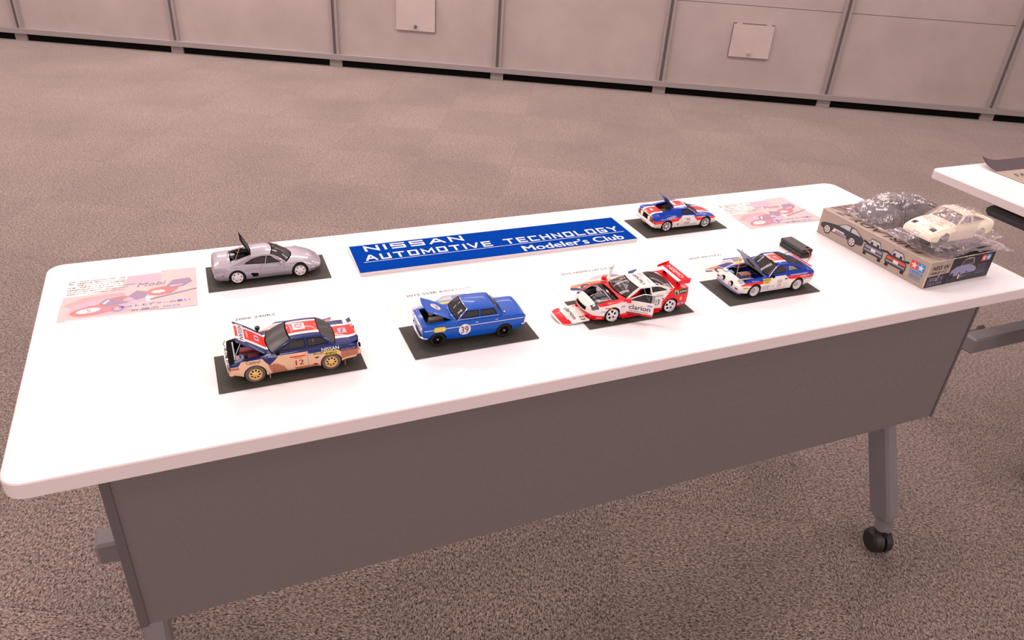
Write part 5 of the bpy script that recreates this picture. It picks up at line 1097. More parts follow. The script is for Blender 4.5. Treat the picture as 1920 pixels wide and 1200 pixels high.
windows(a5, c5, [[(11.5, 39.8), (-19, 40.6), (-19, 52.8), (-5, 52.8), (-2, 51)], [(-25, 40.8), (-58, 42.0), (-54, 44.0), (-40, 49.5), (-25.5, 52.4)]])
glazing(a5, c5)
d = MB(); rf = a5.on_roof()
disc_on(d, rf, -14, 0, 3.2, 3.2, 'p_white'); disc_on(d, lambda x, y: tuple(Vector(rf(x, y)) + Vector((0, 0, 0.1))), -14, 0, 2.4, 2.4, 'red'); put_text(d, '15', -14, 0, 2.8, 'white', lambda x, y: tuple(Vector(rf(x, y)) + Vector((0, 0, 0.25))), rot=radians(-90), centre=True)
quad_on(d, rf, -3.2, -12, -1.4, 12, 'p_white')
for sg in (1, -1):
    S = lambda x, z, sg=sg, o=0.22: a5.on_side(x, z, sg, o)
    put_text(d, '29', 0, 0, 6.6, 'orange', S(-1 if sg > 0 else -10, 14.5), width=9, bold=0.04); quad_on(d, S(0 if sg > 0 else -12, 23), 0, 0, 12, 0.7, 'ink')
    for k in range(3): quad_on(d, S(0 if sg > 0 else -11, 25 + 1.6 * k), 0, 0, 11, 0.8, 'gum')
    quad_on(d, S(33 if sg > 0 else 15, 25.3, o=0.4), 0, 0, 16, 4.2, 'yellow'); quad_on(d, S(33 if sg > 0 else 15, 30, o=0.4), 0, 0, 18, 4.4, 'yellow'); put_text(d, 'NIKKO', 1, 0.9, 2.5, 'ink', S(33 if sg > 0 else 15, 30, o=0.6), width=15, bold=0.03); put_text(d, 'CAR', 3, 0.9, 2.4, 'ink', S(33 if sg > 0 else 15, 25.3, o=0.6), width=9, bold=0.03)
    put_text(d, 'NISMO', 0, 0, 3.2, 'lilac', S(33 if sg > 0 else 15, 17.5), width=18, bold=0.02); quad_on(d, S(33 if sg > 0 else 17, 14.6), 0, 0, 15, 1.5, 'p_pink')
    disc_on(d, S(8, 17.5), 0, 0, 2.6, 1.9, 'lilac'); disc_on(d, S(8, 17.5, o=0.35), 0, 0, 1.4, 0.9, 'white'); put_text(d, '7', 0, 0, 3.4, 'red', S(-16 if sg > 0 else -19, 17), width=2.6)
    put_text(d, 'TEAM HIGASHI NISSAN', 0, 0, 2.4, 'white', S(-29 if sg > 0 else -70, 33.6), width=40, bold=0.03); put_text(d, 'DUNLOP', 0, 0, 2.6, 'p_white', S(-52 if sg > 0 else -74, 28.8), width=22, bold=0.03)
    f_ = S(-62 if sg > 0 else -84, 22.0, o=0.3); quad_on(d, f_, 0, 0, 22, 4, 'ink'); quad_on(d, S(-62 if sg > 0 else -84, 22, o=0.45), 0.5, 0.5, 21.5, 3.5, 'white'); put_text(d, 'BILSTEIN', 1.5, 1, 2, 'ink', S(-62 if sg > 0 else -84, 22, o=0.6), width=19)
    quad_on(d, S(75 if sg > 0 else 64, 20.5), 0, 0, 11, 2.4, 'yellow'); put_text(d, 'NIKKO', 1, 0.5, 1.4, 'ink', S(75 if sg > 0 else 64, 20.5, o=0.4), width=9, bold=0.02); quad_on(d, S(-17 if sg > 0 else -23, 28), 0, 0, 5.5, 2.6, 'ink')
    line_side(d, a5, sg, [(20, 34), (20, 11), (-21, 11), (-23, 35)]); put_text(d, 'Duckhams', 0, 0, 1.8, 'p_white', S(56 if sg > 0 else 42, 31.2), width=14)
for y in (-14, 14): pass
a5.finish('body', c5, d); chassis(a5, c5)
h5 = a5.panel('bonnet', c5, 25.5, 70, 0.82, 25.5, -57, 'rblue', 'lgrey'); h5['label'] = 'raised bonnet with grey underside'
part(h5, 'bonnet_vent', lambda b: b.tube([(28, -6, -5.6), (14, 8, -4.2)], 0.9, 'matte', 6))
part(c5, 'support_rod', lambda b: b.tube([(70, 4, 30), (49.5, -19, 73)], 0.55, 'wood', 6))
for xx in a5.wx:
    for sg in (1, -1): wheel(c5, xx, 37.6, sg, 13.2, 12, 'rimw', rr=0.74, n=12, frac=0.45, r1=0.3, r2=0.55, dish=3.6, hub='lgrey')
tub(a5, c5, 27, 69, 26, 18, 'navy')
engine(c5, 49, 2, 25, 24, 13, 'mid', 'copper', 'lens', seed=9, extra=lambda e: (part(e, 'red_cap', lambda b: b.lathe([(0.01, 34), (2, 34), (2, 31), (0.01, 31)], 'red', (50, 16, 0), 'z', 10)), part(e, 'blue_tank', lambda b: b.box(62, 72, -22, -10, 22, 31, 'i_sky', 1.5)), part(e, 'air_duct', lambda b: b.tube(bez([(72, 12, 26), (60, 22, 34), (44, 22, 30)], 10), 1.8, 'lens', 8)), part(e, 'brace', lambda b: b.tube([(74, 2, 27), (48, 20, 33)], 0.9, 'sblue', 6))))
part(c5, 'radiator', lambda b: b.box(66, 70, -20, 20, 16, 28.5, 'matte', 0.5))
for sg in (1, -1): part(c5, 'headlamp', lambda b, sg=sg: b.box(70, 77.5, sg * 18, sg * 29, 25.5, 32, 'lens', 1.0)); part(c5, 'driving_lamp', lambda b, sg=sg: (b.lathe([(0.01, 88.6), (3.6, 88.5), (3.6, 88.0)], 'lens', (0, sg * 12, 22.5), 'x', 20), b.lathe([(3.6, 88.2), (4.4, 88.4), (4.5, 87), (4.5, 84), (0.01, 84)], 'matte', (0, sg * 12, 22.5), 'x', 20)))
part(c5, 'number_plate', lambda b: b.box(86.4, 87, -6, 6, 16, 20, 'cream')); part(c5, 'indicator', lambda b: (b.box(83.5, 85.6, 24, 30, 17.5, 20, 'tail'), )); part(c5, 'indicator', lambda b: b.box(83.5, 85.6, -30, -24, 17.5, 20, 'tail'))
part(c5, 'front_lip', lambda b: b.prism([(76, 34.5), (83, 32.5), (86.5, 16), (87, 0), (86.5, -16), (83, -32.5), (76, -34.5)], 10.0, 12.6, 'lilac', f=lambda a, c, h: (a, c, h)))
seats(a5, c5, [-12], (-13, 13), 10, 'dred', tall=26); steering(c5, 8, -13, 33); dash(a5, c5); cage(a5, c5, 'lens')
part(c5, 'rear_spoiler', lambda b: b.box(-86, -82.5, -27, 27, 40.5, 42.7, 'red', 0.8)); part(c5, 'rear_panel', lambda b: b.box(-92, -90, -30, 30, 24, 32, 'tail', 0.8)); mirror(c5, 14, 34.5, 37, 1, 'matte'); mirror(c5, 14, 34.5, 37, -1, 'matte')
part(c5, 'luggage_cell', lambda b: b.box(-62, -34, -22, 22, 26, 36, 'lens', 3))

# ============ tricolour mid-engined rally car, number 88 (front to the right)
K6 = [(-81, 13, 32, 34, 32, 30), (-78, 11, 35, 37, 36, 34), (-68, 10, 36.5, 39, 37, 34.5), (-49, 9, 36, 39, 37.5, 34.5), (-20, 8, 34, 38, 37, 34), (15, 8, 31.5, 35, 37, 33.5), (30, 8, 30, 33.5, 37, 33), (49, 9, 28, 31.5, 37.5, 32.5), (66, 10, 24.5, 28, 36, 31), (76, 11, 21.5, 24.5, 33.5, 28.5), (82, 12.5, 19, 20.5, 29.5, 25.5)]
c6 = empty('model_car', (1.2357, 0.4640, CARD), radians(-1.4), 'small white, red and blue model mid-engined rally car numbered 88 with raised engine cover', 'model car', 'model cars on black cards')
a6 = Car(K6, 98.2, 12.8, 14.6, [[40, 28, 0, 0, 0], [8, 4, 48, 45.6, 24.5], [-6, -8, 48.8, 46, 25], [-24, -26, 47.5, 44.8, 24.5], [-56, -53, 0, 0, 0]], tuck=2, p=2.4, tm=0.6, flare=(0.8, 5), bow=(4, 2)); a6.base = 'rblue'; a6.crown = [1.5, 0.4, 0.3, 0.3]
a6.make('roof', rear_kind='hatch', hatch_v=0.70)
a6.paint([0], [(100, 0), (100, 16), (84, 19), (64, 21), (41, 20), (28, 20), (16, 34), (-10, 34), (-22, 22.5), (-60, 20), (-90, 19), (-90, 0)], 'white')
a6.paint([0], [(90, 18.5), (62, 21.5), (40, 19.6), (27, 19.6), (19, 28), (38, 27.5), (64, 24.0), (90, 20.5)], 'red'); a6.paint([0], [(-13.5, 31), (-22, 22.5), (-60, 19.7), (-90, 18.5), (-90, 25.5), (-50, 26.5), (-22, 30)], 'red')
for z_ in (1, 3): a6.paint([z_], [(-100, 19.5), (100, 17), (100, -17), (-100, -19.5)], 'white', ax=(0, 1)); a6.paint([z_], [(-100, 13.5), (100, 11.5), (100, -11.5), (-100, -13.5)], 'red', ax=(0, 1))
a6.paint([2], [(28, 29), (25, 35), (4, 46), (12, 48), (40, 29)], 'white'); a6.paint([3], [(45, 25), (4.8, 25), (4.8, 55), (45, 55)], 'white'); a6.paint([4], [(-40, 0), (40, 0), (40, 40), (-40, 40)], 'white', ax=(1, 2))
a6.paint([4], [(-31, 21.5), (31, 21.5), (31, 32), (-31, 32)], 'matte', ax=(1, 2))
windows(a6, c6, [[(21, 34.6), (-13, 35.4), (-11, 43.8), (4, 44.2), (7, 43)]])
glazing(a6, c6)
d = MB()
for sg in (1, -1):
    S = lambda x, z, sg=sg, o=0.22: a6.on_side(x, z, sg, o)
    put_text(d, '88', 0, 0, 7, 'gum', S(8 if sg > 0 else -6, 13), width=13, bold=0.04); put_text(d, 'Kumbest', 0, 0, 3, 'gum', S(8 if sg > 0 else -8, 26.5), width=16); quad_on(d, S(5 if sg > 0 else -1, 23.5), 0, 0, 9, 2, 'purple')
    put_text(d, 'NIPPON', 0, 0, 2, 'gum', S(26 if sg > 0 else 14, 28), width=12); put_text(d, 'JUN MACHINE', 0, 0, 1.6, 'ink', S(26 if sg > 0 else 8, 12), width=18, bold=0.02)
    put_text(d, 'NEW MIDSHIP SPORTS', 0, 0, 1.9, 'p_white', S(-22 if sg > 0 else -66, 28.2), width=42, bold=0.03); put_text(d, 'NISSAN', 0, 0, 1.6, 'p_pink', S(-40 if sg > 0 else -77, 21.8), width=18, bold=0.02)
    quad_on(d, S(-63 if sg > 0 else -77, 14.5), 0, 0, 14, 2.4, 'gold'); quad_on(d, S(-65 if sg > 0 else -75, 11.2), 0, 0, 10, 1.4, 'gum'); put_text(d, 'Yamazaki', 0, 0, 2, 'white', S(54 if sg > 0 else 32, 24.7), width=22, bold=0.03) if False else None
    for k in range(4): quad_on(d, S(66 if sg > 0 else 66, 12 + 2 * k), (-12 if sg > 0 else 0), 0, (0 if sg > 0 else 12), 1.2, 'cream')
    for a_, c_ in (((-27, 32.8), (-46, 29.8)), ((-31, 34.5), (-52, 31.5))): line_side(d, a6, sg, [a_, c_], 1.0, 'white', 0.4)
    quad_on(d, S(-20 if sg > 0 else -23, 13.5), 0, 0, 3, 4, 'ink'); put_text(d, 'NISSAN', 0, 0, 2.2, 'p_white', S(48 if sg > 0 else 26, 25.8), width=22, bold=0.03); disc_on(d, S(13, 17), 0, 0, 4, 2.4, 'cream')
    line_side(d, a6, sg, [(24, 30), (24, 11), (-12, 11), (-14, 32)])
fd = a6.on_deck(0.25); quad_on(d, fd, -73, -5, -67, 5, 'p_white'); put_text(d, 'MID', 66, 0, 3, 'white', fd, rot=radians(90), width=9, centre=True, bold=0.03)
a6.finish('body', c6, d); chassis(a6, c6)
for xx in a6.wx:
    for sg in (1, -1): wheel(c6, xx, 37.2, sg, 12.8, 12, 'rimw', rr=0.74, n=8, frac=0.6, r1=0.30, r2=0.82, dish=1.8)
tub(a6, c6, -52, -24, 22, 20); engine(c6, -38, 0, 27, 18, 20, 'matte', 'mid', 'mid', seed=3)
l6 = lid(a6, c6, -26, 45.8, 31, 18, 15, 47, 'rblue', 'matte', 'raised engine cover', stripe=((-6, 6, 'red'), (6, 10, 'white'), (-10, -6, 'white')))
part(c6, 'support_rod', lambda b: b.tube([(-54, 14, 36), (-47, 13, 67)], 0.4, 'lens', 6))
seats(a6, c6, [-4], (-12, 12), 9, 'mid', tall=24); steering(c6, 12, -12, 30); dash(a6, c6); cage(a6, c6, 'matte')
for y, m_, nm in ((26, 'tail', 'tail_lamp'), (15, 'cream', 'rear_lamp'), (-15, 'cream', 'rear_lamp'), (-26, 'tail', 'tail_lamp')): part(c6, nm, lambda b, y=y, m_=m_: b.box(-84, -81.5, y - 4.5, y + 4.5, 22.5, 31, m_, 0.8))
part(c6, 'rear_bumper', lambda b: b.box(-85, -79, -35, 35, 13, 20, 'white', 1.2)); part(c6, 'number_plate', lambda b: b.box(-86, -85, -7, 7, 14, 18, 'p_pale')); part(c6, 'exhaust', lambda b: b.tube([(-87, -10, 10.5), (-75, -10, 10.5)], 1.6, 'matte', 10)); part(c6, 'roof_scoop', lambda b: b.box(-21, -15, -11, 11, 47, 49.6, 'white', 0.8))
part(c6, 'front_lip', lambda b: b.prism([(74, 33), (81, 29.5), (85.5, 12), (86.2, 0), (85.5, -12), (81, -29.5), (74, -33)], 9.6, 12.4, 'white', f=lambda a, c, h: (a, c, h)))
# ============ kit box, parts bags, cream body, lid on the second table
for k, c in dict(b_beige=(0.40, 0.325, 0.275), b_black=(0.022, 0.018, 0.024), b_star=(0.76, 0.04, 0.03), b_starb=(0.04, 0.24, 0.62), b_car=(0.045, 0.045, 0.055), b_glass=(0.50, 0.47, 0.50), b_lil=(0.27, 0.25, 0.42), b_worn=(0.72, 0.58, 0.47), b_red=(0.62, 0.09, 0.05), b_silver=(0.28, 0.26, 0.30), b_rim=(0.66, 0.58, 0.54), b_white=(0.72, 0.64, 0.60), b_picture=(0.07, 0.045, 0.06)).items(): M[k] = mat('box print ' + k[2:], c, 0.55, spec=0.3)
BO = Vector((1.5377, 0.0587, TZ + 0.0003)); BA = radians(2.0)
kb = empty('kit_box', BO, BA, 'beige plastic kit box with printed cars standing near the right end of the table', 'kit box')
BW_, BL_, BH_ = 0.188, 0.2825, 0.0565
b = MB(); b.box(0, BW_, 0, BL_, 0, BH_, 'b_beige'); bx = b.build('box_sides', kb, smooth=0)
lay = [0]
def starp(cx, cy, r, k=0.42, a0=90): return [(cx + (r if i % 2 == 0 else r * k) * cos(radians(a0 + 36 * i)), cy + (r if i % 2 == 0 else r * k) * sin(radians(a0 + 36 * i))) for i in range(10)]
def face_printer(b, fm):
    lay_ = [0]
    def F(pts, m):
        lay_[0] += 1; p = [fm(u, v, 0.00008 + 0.000012 * lay_[0]) for u, v in pts]; c = Vector((0, 0, 0))
        for q in p: c += Vector(q)
        c = b.vert(c / len(p)); i = [b.vert(q) for q in p]
        for k in range(len(i)): b.poly((c, i[k], i[(k + 1) % len(i)]), m)
    F.top = lambda: 0.00012 + 0.000012 * lay_[0]
    return F
def logo(F, b, fm, u, v, s):
    F([(u, v), (u + s, v), (u + s, v + s), (u, v + s)], 'b_star'); F([(u + s, v), (u + 2 * s, v), (u + 2 * s, v + s), (u + s, v + s)], 'b_starb')
    F(starp(u + s / 2, v + s * 0.47, s * 0.48), 'b_white'); F(starp(u + s * 1.5, v + s * 0.47, s * 0.48), 'b_white')
# long left face, seen from -x: u runs from the far end to the near end
b = MB(); fm = lambda u, v, o=0.0: (-o, BL_ - u, v); F = face_printer(b, fm); W_ = 'b_rim'
def side_car(u0, v0, k):
    T = lambda P: [(u0 + a * k, v0 + c * k) for a, c in P]
    F(T([(0, 12), (6, 16), (24, 20), (42, 23), (58, 32), (66, 33.5), (84, 32), (104, 22), (108, 18), (107, 8), (100, 5), (4, 4), (0, 7)]), 'b_car')
    F(T([(44, 22.5), (58, 31), (68, 32), (72, 31), (71, 22)]), 'b_glass'); F(T([(74, 22), (75, 30.8), (84, 30.5), (99, 22.2)]), 'b_glass')
    F(T([(30, 6), (34, 14), (60, 14), (62, 6)]), 'b_worn'); F(T([(36, 6), (40, 12), (66, 11), (68, 5)]), 'b_silver')
    for cx in (18, 82):
        F(T(ell(cx, 6, 10, 10.5)), 'b_car'); F(T(ell(cx, 5.5, 7, 7.2)), 'b_rim')
        for a in range(5): F(T(ell(cx + 4.2 * cos(2 * pi * a / 5), 5.5 + 4.2 * sin(2 * pi * a / 5), 1.5, 1.5, 8)), 'b_car')
        F(T(ell(cx, 5.5, 1.6, 1.6, 10)), 'b_silver')
side_car(0.0055, 0.012, 0.00110)
def front_car(u0, v0, k, body, lamp):
    T = lambda P: [(u0 + a * k, v0 + c * k) for a, c in P]
    F(T([(2, 2), (2, -5), (10, -5), (10, 2)]), 'b_black'); F(T([(40, 2), (40, -5), (48, -5), (48, 2)]), 'b_black')
    F(T([(0, 4), (1, 16), (8, 22), (14, 34), (36, 34), (42, 22), (49, 16), (50, 4), (46, 1), (4, 1)]), 'b_car'); F(T([(2, 12), (4, 17), (46, 17), (48, 12)]), body); F(T([(9, 22), (15, 32.5), (35, 32.5), (41, 22)]), 'b_glass')
    F(T([(-3, 20), (-4, 24), (3, 24), (9, 21), (8, 19)]), 'b_black'); F(T([(42, 19), (41, 21), (47, 24), (54, 24), (53, 20)]), 'b_black')
    F(T([(14, 22), (14, 27), (20, 27), (20, 22)]), 'b_black'); F(T([(30, 22), (30, 27), (36, 27), (36, 22)]), 'b_black')
    F(T([(2, 5), (3, 8.5), (47, 8.5), (48, 5)]), 'b_silver'); F(T([(19, 8), (19, 14), (31, 14), (31, 8)]), 'b_white')
    F(T([(3, 11), (4, 15), (17, 15), (17, 11)]), lamp); F(T([(33, 11), (33, 15), (46, 15), (47, 11)]), lamp)
front_car(0.1275, 0.012, 0.00100, 'b_silver', 'b_lil'); front_car(0.1845, 0.0125, 0.00102, 'b_red', 'b_red')
logo(F, b, fm, 0.2425, 0.0300, 0.0155); z_ = F.top()
put_text(b, 'TAMIYA', 0.243, 0.0215, 0.0062, 'b_starb', lambda u, v: fm(u, v, z_), width=0.031, bold=0.03); put_text(b, 'PLASTIC MODEL CO.', 0.245, 0.0185, 0.0016, 'ink', lambda u, v: fm(u, v, z_), width=0.028); put_text(b, '1/24 SCALE MODEL KIT', 0.245, 0.0095, 0.0018, 'ink', lambda u, v: fm(u, v, z_), width=0.030)
for k in range(3): F([(0.2455, 0.0165 - 0.0016 * k), (0.272, 0.0165 - 0.0016 * k), (0.272, 0.0172 - 0.0016 * k), (0.2455, 0.0172 - 0.0016 * k)], 'b_starb')
b.build('side_print', bx, smooth=0, weld=False)
# short near face
b = MB(); fm = lambda u, v, o=0.0: (u, -o, v); F = face_printer(b, fm)
F([(0.003, 0.001), (BW_ - 0.0005, 0.001), (BW_ - 0.0005, BH_ - 0.001), (0.064, BH_ - 0.001), (0.064, 0.0245), (0.003, 0.0245)], 'b_black')
def T5(P): return [(0.076 + a * 0.00104, 0.005 + c * 0.00104) for a, c in P]
F([(0.003, 0.001), (0.064, 0.001), (0.064, 0.0245), (0.003, 0.0245)], 'b_black')
F([(0.064, 0.002), (BW_ - 0.001, 0.002), (BW_ - 0.001, 0.018), (0.064, 0.012)], 'b_car')
F(T5([(-8, 16), (-6, 24), (6, 30), (18, 30), (30, 31), (48, 29), (62, 22), (66, 16), (60, 8), (22, 4), (16, 10), (0, 10)]), 'b_lil'); F(T5([(14, 30), (24, 44), (34, 46), (48, 44), (54, 31), (34, 30)]), 'b_silver'); F(T5([(17, 31), (25, 42.5), (46, 42.5), (51, 32)]), 'b_car')
F(T5([(24, 6), (30, 12), (62, 13), (62, 8)]), 'b_car'); F(T5(ell(-1, 10, 4, 8)), 'b_black'); F(T5(ell(20, 7, 4.5, 9)), 'b_black'); F(T5(ell(20.5, 7, 2.4, 6)), 'b_rim'); F(T5([(34, 14), (38, 16), (44, 15.5), (40, 13.5)]), 'b_black')
logo(F, b, fm, 0.1500, 0.0385, 0.0135); z_ = F.top()
put_text(b, 'NISSAN', 0.0100, 0.0375, 0.0092, 'ink', lambda u, v: fm(u, v, z_), width=0.047, bold=0.04, shear=0.25); put_text(b, 'FAIRLADY Z', 0.0080, 0.0285, 0.0058, 'ink', lambda u, v: fm(u, v, z_), width=0.046, bold=0.03, shear=0.25)
put_text(b, '300ZX', 0.0080, 0.0130, 0.0085, 'b_lil', lambda u, v: fm(u, v, z_), width=0.044, bold=0.02, shear=0.2); put_text(b, '2SEATER', 0.0080, 0.0040, 0.0065, 'b_lil', lambda u, v: fm(u, v, z_), width=0.044, bold=0.02)
for k in range(5): put_text(b, ['NISSAN FAIRLADY Z', '1/24 SCALE', 'PLASTIC MODEL', 'ASSEMBLY KIT', '300ZX 2SEATER'][k], 0.146, 0.030 - 0.0045 * k, 0.0022, 'b_lil', lambda u, v: fm(u, v, z_), width=0.026)
b.build('end_print', bx, smooth=0, weld=False)
# top face: beige strip with lettering, dark picture beyond
b = MB(); fm = lambda u, v, o=0.0: (u, v, BH_ + o); F = face_printer(b, fm)
F([(0.040, 0.002), (BW_ - 0.002, 0.002), (BW_ - 0.002, BL_ - 0.002), (0.018, BL_ - 0.002), (0.040, BL_ - 0.05)], 'b_picture'); F([(0.055, 0.0), (BW_, 0.0), (BW_, 0.022), (0.055, 0.022)], 'b_black')
for k in range(9): F([(0.022 + k * 0.006, BL_ - 0.003), (0.024 + k * 0.006, BL_ - 0.003), (0.060 + k * 0.008, BL_ - 0.10), (0.057 + k * 0.008, BL_ - 0.10)], ('b_lil', 'b_worn', 'b_red')[k % 3])
z_ = F.top(); put_text(b, 'FAIRLADY Z', 0.027, 0.035, 0.018, 'ink', lambda u, v: fm(u, v, z_), width=0.222, bold=0.02, shear=0.28, rot=radians(90))
b.build('top_print', bx, smooth=0, weld=False)
rn = random.Random(3)
for nm, pa, pc in (('worn_edge', (0, 0, BH_), (BW_, 0, BH_)), ('worn_edge', (0, 0, BH_), (0, BL_, BH_)), ('worn_edge', (0, 0, 0), (0, 0, BH_)), ('worn_edge', (0, 0, 0.0004), (BW_, 0, 0.0004))):
    b = MB(); a, c = Vector(pa), Vector(pc); n = 40; rad = [0.00035 + 0.0007 * max(0, noise.noise(Vector((k * 0.6, pa[2] * 90 + pc[1] * 31, 2.3)))) * 2 for k in range(n + 1)]
    b.tube([a + (c - a) * k / n for k in range(n + 1)], rad, 'b_worn', 6); o = b.build(nm, bx, smooth=0); o['label'] = 'worn pale cardboard edge'
b = MB(); b.tube([(0.041, -0.0004, 0.052), (0.038, -0.0006, 0.036), (0.034, -0.0004, 0.022), (0.030, -0.0004, 0.014)], 0.0006, 'b_white', 5); b.build('torn_crease', bx, smooth=0)

# cream body shell
K7 = [tuple([k[0]] + list(k[1:])) for k in K5]
cb = empty('car_body_shell', (1.6325, 0.1215, TZ + 0.0745), radians(181), 'cream plastic car body shell without wheels or windows on top of the kit box', 'model car body')
a7 = Car(K7, 99.0, 13.2, 15.0, CAB5(), tuck=1.5, p=2.6, tm=0.6, flare=(0.6, 5), bow=(3, 2)); a7.base = 'cream'; a7.crown = [1.5, 0.4, 0.4, 4]
a7.make('roof', rear_kind='glass'); 
for P in ([(11.5, 39.8), (-19, 40.6), (-19, 52.0), (-5, 52.0), (-2, 50.5)], [(-25, 40.8), (-58, 42.0), (-54, 44.0), (-40, 48.8), (-25.5, 51.6)]): a7.paint([2], P, None)
for sg in (1, -1): a7.paint([1], [(64, sg * 16), (75, sg * 16), (75, sg * 27), (64, sg * 27)], None, ax=(0, 1))
a7.paint([4], [(-28, 15.5), (28, 15.5), (28, 17), (-28, 17)], 'b_worn', ax=(1, 2))
M['cream'].node_tree.nodes['Principled BSDF'].inputs['Subsurface Weight'].default_value = 0.0
for me_ in [f for f in a7.bm.faces if a7.mats[f[a7.ml]] == 'matte']: me_[a7.ml] = a7.mid('cream')
d = MB(); fd = a7.on_deck(0.15)
for y0 in (-16, 16): d.grid([[fd(x, y0 * (1 + (40 - x) / 200) + e) for e in (-0.2, 0.2)] for x in range(24, 80, 4)], 'b_worn')
for sg in (1, -1): line_side(d, a7, sg, [(20, 34), (20, 11), (-21, 11), (-23, 35)], 0.4, 'b_worn')
quad_on(d, fd, 36, 8, 39, 16, 'b_worn')
sh = a7.finish('shell', cb, d); sol = sh.modifiers.new('thickness', 'SOLIDIFY'); sol.thickness = 0.0009; sol.offset = -1
for sg in (1, -1): part(cb, 'lamp_pod', lambda b, sg=sg: b.box(63, 76, sg * 15, sg * 28, 23, 24, 'mid'))
part(cb, 'inner_screen', lambda b: b.grid([[(16 - 3 * k, y, 22 + 3.2 * k + 2 * cos(y / 9)) for y in range(-20, 21, 5)] for k in range(4)], 'glass'))

# dark body in its own film at the far end
db = empty('dark_kit_body', (1.6520, 0.2530, TZ + 0.0495), radians(168), 'dark grey plastic kit body under clear film behind the cream shell', 'model car body')
a8 = Car([(k[0], max(k[1], 9.5) if k[1] < 9.5 else k[1]) + tuple(k[2:]) for k in K7], 99.0, 13.2, 15.0, CAB5(), tuck=1.5, p=2.6, tm=0.6, flare=(0.6, 5), bow=(3, 2)); M['dgrey'] = mat('dark grey plastic', (0.085, 0.075, 0.085), 0.5); a8.cab = [[25, 17, 0, 0, 0], [1, -3, 52, 50, 25.5], [-12, -14, 53, 50.5, 26], [-27, -29, 52, 49.8, 25.5], [-77, -71, 0, 0, 0]]; a8.base = 'dgrey'; a8.crown = [1.5, 0.4, 0.4, 3]
a8.make('roof'); a8.paint([2], [(11.5, 39.8), (-19, 40.6), (-19, 48.6), (-5, 48.6), (-2, 47.5)], 'matte'); a8.finish('shell', db)
part(db, 'parts_tray', lambda b: (b.box(-70, 70, -28, 28, 8.2, 14, 'dgrey', 2), b.box(-40, 30, -22, 22, 14, 22, 'matte', 2)))

# clear bags: crumpled film
def bag(name, label, out, centre, zf, amp, fm_, seed, rings=20, N=96, freq=38, under=0.0008, floor=None):
    """film spread over an outline (points), height zf(x, y) plus creases"""
    cx, cy = centre; A = sorted([(math.atan2(y - cy, x - cx), math.hypot(x - cx, y - cy)) for x, y in out]); A = [(A[-1][0] - 2 * pi, A[-1][1])] + A + [(A[0][0] + 2 * pi, A[0][1])]
    def R(a):
        for (a0, r0), (a1, r1) in zip(A, A[1:]):
            if a0 <= a <= a1:
                p0 = Vector((r0 * cos(a0), r0 * sin(a0))); p1 = Vector((r1 * cos(a1), r1 * sin(a1))); d = p1 - p0; q = Vector((cos(a), sin(a))); den = q.x * d.y - q.y * d.x
                return (p0.x * d.y - p0.y * d.x) / den if abs(den) > 1e-9 else r0
        return A[0][1]
    root = empty(name, (cx, cy, TZ), 0, label, 'bag'); b = MB(); rows, low = [], []
    for i in range(rings + 1):
        t = (i / rings) ** 0.85; row, lw = [], []
        for k in range(N):
            a = -pi + 2 * pi * k / N + 1e-4; r = R(a) * (1 + 0.035 * noise.noise(Vector((a * 3, seed, 1))) + 0.02 * noise.noise(Vector((a * 14, seed, 3)))) * t; x, y = cx + r * cos(a), cy + r * sin(a)
            q = Vector((x * freq, y * freq, seed)); w = abs(noise.noise(q)) * 1.0 + 0.6 * abs(noise.noise(q * 2.3)) + 0.35 * noise.noise(q * 5.1)
            z = zf(x, y, t) + amp * (w - 0.35) * (1 if t > 0.02 else 0.5)
            fl = floor(x, y) if floor else -9
            row.append((x - cx, y - cy, max(z, fl + 0.0012))); lw.append((x - cx, y - cy, max(fl + under, zf(x, y, 1) - 0.001 if t > 0.98 else fl + under)))
        rows.append(row); low.append(lw)
    b.grid(rows, fm_, close=True); b.build('film', root, smooth=22)
    return root
inbox = lambda x, y: 1.532 < x < 1.724 and 0.062 < y < 0.341
fl = lambda x, y: (BH_ + 0.001 if inbox(x, y) else 0.001)
def bump(x, y, cx, cy, rx, ry, h, a=0.0, p=2.0):
    dx, dy = x - cx, y - cy; u = dx * cos(a) + dy * sin(a); v = -dx * sin(a) + dy * cos(a); q = (abs(u) / rx) ** 2.6 + (abs(v) / ry) ** 2.6
    return h * max(0.0, 1 - q ** 1.4) ** 0.5 if q < 1 else 0.0
zA = lambda x, y, t: max(BH_ + 0.004 if t < 0.9 else BH_ + 0.001, BH_ + 0.006 + bump(x, y, 1.650, 0.252, 0.100, 0.052, 0.037, radians(-12)) + bump(x, y, 1.645, 0.252, 0.060, 0.038, 0.010, radians(-12)) + bump(x, y, 1.585, 0.150, 0.022, 0.05, 0.008))
bag('plastic_bag', 'crumpled clear plastic bag over the dark grey kit body', [(1.548, 0.270), (1.562, 0.312), (1.607, 0.336), (1.68, 0.340), (1.752, 0.330), (1.795, 0.298), (1.755, 0.235), (1.70, 0.196), (1.64, 0.185), (1.605, 0.165), (1.580, 0.092), (1.556, 0.098), (1.552, 0.15), (1.553, 0.20)], (1.640, 0.246), zA, 0.0042, 'film2', 1.7, floor=fl)
zB = lambda x, y, t: max(BH_ + 0.0175, BH_ + 0.0165 + bump(x, y, 1.632, 0.1215, 0.099, 0.046, 0.040, 0) + bump(x, y, 1.645, 0.1215, 0.066, 0.038, 0.0215, 0) - 0.02 * max(0, t - 0.9))
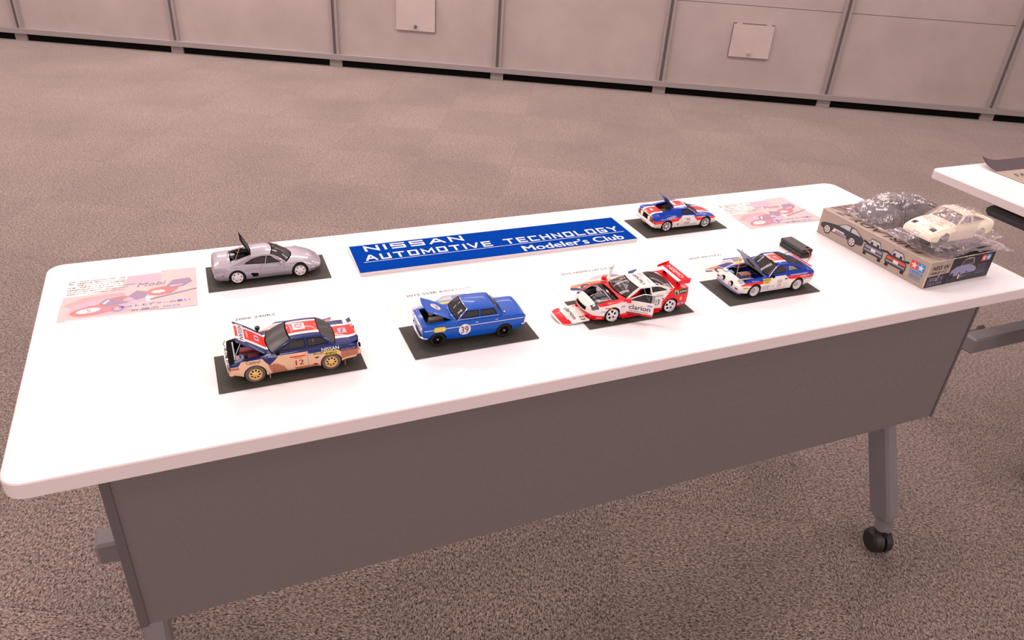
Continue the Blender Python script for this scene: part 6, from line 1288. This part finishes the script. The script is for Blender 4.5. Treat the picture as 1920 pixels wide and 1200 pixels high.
bag('plastic_bag', 'clear plastic bag wrapped over the cream body shell', [(1.532, 0.120), (1.536, 0.160), (1.57, 0.178), (1.65, 0.186), (1.72, 0.190), (1.765, 0.176), (1.775, 0.120), (1.756, 0.082), (1.70, 0.072), (1.62, 0.070), (1.56, 0.078)], (1.648, 0.1215), zB, 0.0035, 'film', 4.4, freq=60, floor=lambda x, y: (BH_ + 0.016 if inbox(x, y) else 0.03))
zC = lambda x, y, t: BH_ + 0.0085 - (0.004 if t > 0.85 else 0) - max(0, x - 1.735) * 0.25
bag('plastic_bag', 'flat lilac tinted plastic bag of kit parts under the cream body shell', [(1.553, 0.072), (1.578, 0.050), (1.600, 0.062), (1.66, 0.068), (1.715, 0.060), (1.765, 0.052), (1.790, 0.080), (1.770, 0.125), (1.745, 0.165), (1.65, 0.160), (1.57, 0.150), (1.545, 0.115)], (1.660, 0.104), zC, 0.0050, 'film2', 9.1, floor=lambda x, y: (BH_ + 0.001 if inbox(x, y) else 0.04))
pk = empty('kit_parts', (1.655, 0.110, TZ + BH_ + 0.001), 0, 'dark and lilac grey kit parts in a flat bag beneath the cream shell', 'kit parts'); M['lilp'] = mat('lilac grey plastic', (0.30, 0.26, 0.31), 0.45)
b = MB(); b.box(-0.085, 0.060, -0.036, 0.036, 0.0004, 0.0055, 'dgrey', 0.001); b.build('parts_plate', pk)
b = MB(); b.grid([[(x / 1000, y / 1000, 0.0085 + 0.002 * sin(x / 19) + 0.0015 * cos(y / 8)) for y in range(-38, 34, 8)] for x in range(-40, 70, 8)], 'lilp'); b.build('folded_sheet', pk)
for q in range(9):
    b = MB(); x = -0.07 + 0.016 * q; b.tube([(x, -0.03, 0.0062), (x + 0.004, 0.0, 0.0068), (x + 0.001, 0.03, 0.0062)], 0.0011, 'dgrey', 6); b.build('sprue', pk)

# flattened lid lying on the second table
ld = empty('printed_cardboard', (2.357, 0.40, TZ + 0.0004), radians(0), 'grey and black printed box lid with curled corner lying on the second table', 'box lid')
def lz(x, y): u = max(0, 1 - x / 0.10); v = max(0, (y - 0.13) / 0.085); return 0.0015 + 0.020 * u ** 2 * v ** 1.5 + 0.004 * v
def lx(x, y): return x + 0.022 * max(0, (y - 0.15) / 0.062) ** 2 * max(0, 1 - x / 0.15)
b = MB(); nx, ny = 24, 20; P = lambda i, j, o=0: (lx(0.29 * i / nx, 0.212 * j / ny), 0.212 * j / ny, lz(0.29 * i / nx, 0.212 * j / ny) + o)
b.grid([[P(i, j, 0.001) for j in range(ny + 1)] for i in range(nx + 1)], lambda i, j: 'b_beige' if j < 13 else 'b_picture'); b.grid([[P(i, j) for j in range(ny + 1)] for i in range(nx + 1)], 'b_worn', flip=True)
for ed in ([(i, 0) for i in range(nx + 1)], [(i, ny) for i in range(nx + 1)], [(0, j) for j in range(ny + 1)], [(nx, j) for j in range(ny + 1)]): b.grid([[P(i, j), P(i, j, 0.001)] for i, j in ed], 'b_worn')
b.build('lid_card', ld, smooth=30)
b = MB(); put_text(b, 'FAIRLADY Z', 0.032, 0.092, 0.021, 'ink', lambda u, v: (u, v, lz(u, v) + 0.0012), width=0.222, bold=0.02, shear=0.28)
b.build('lid_print', ld, smooth=0, weld=False)
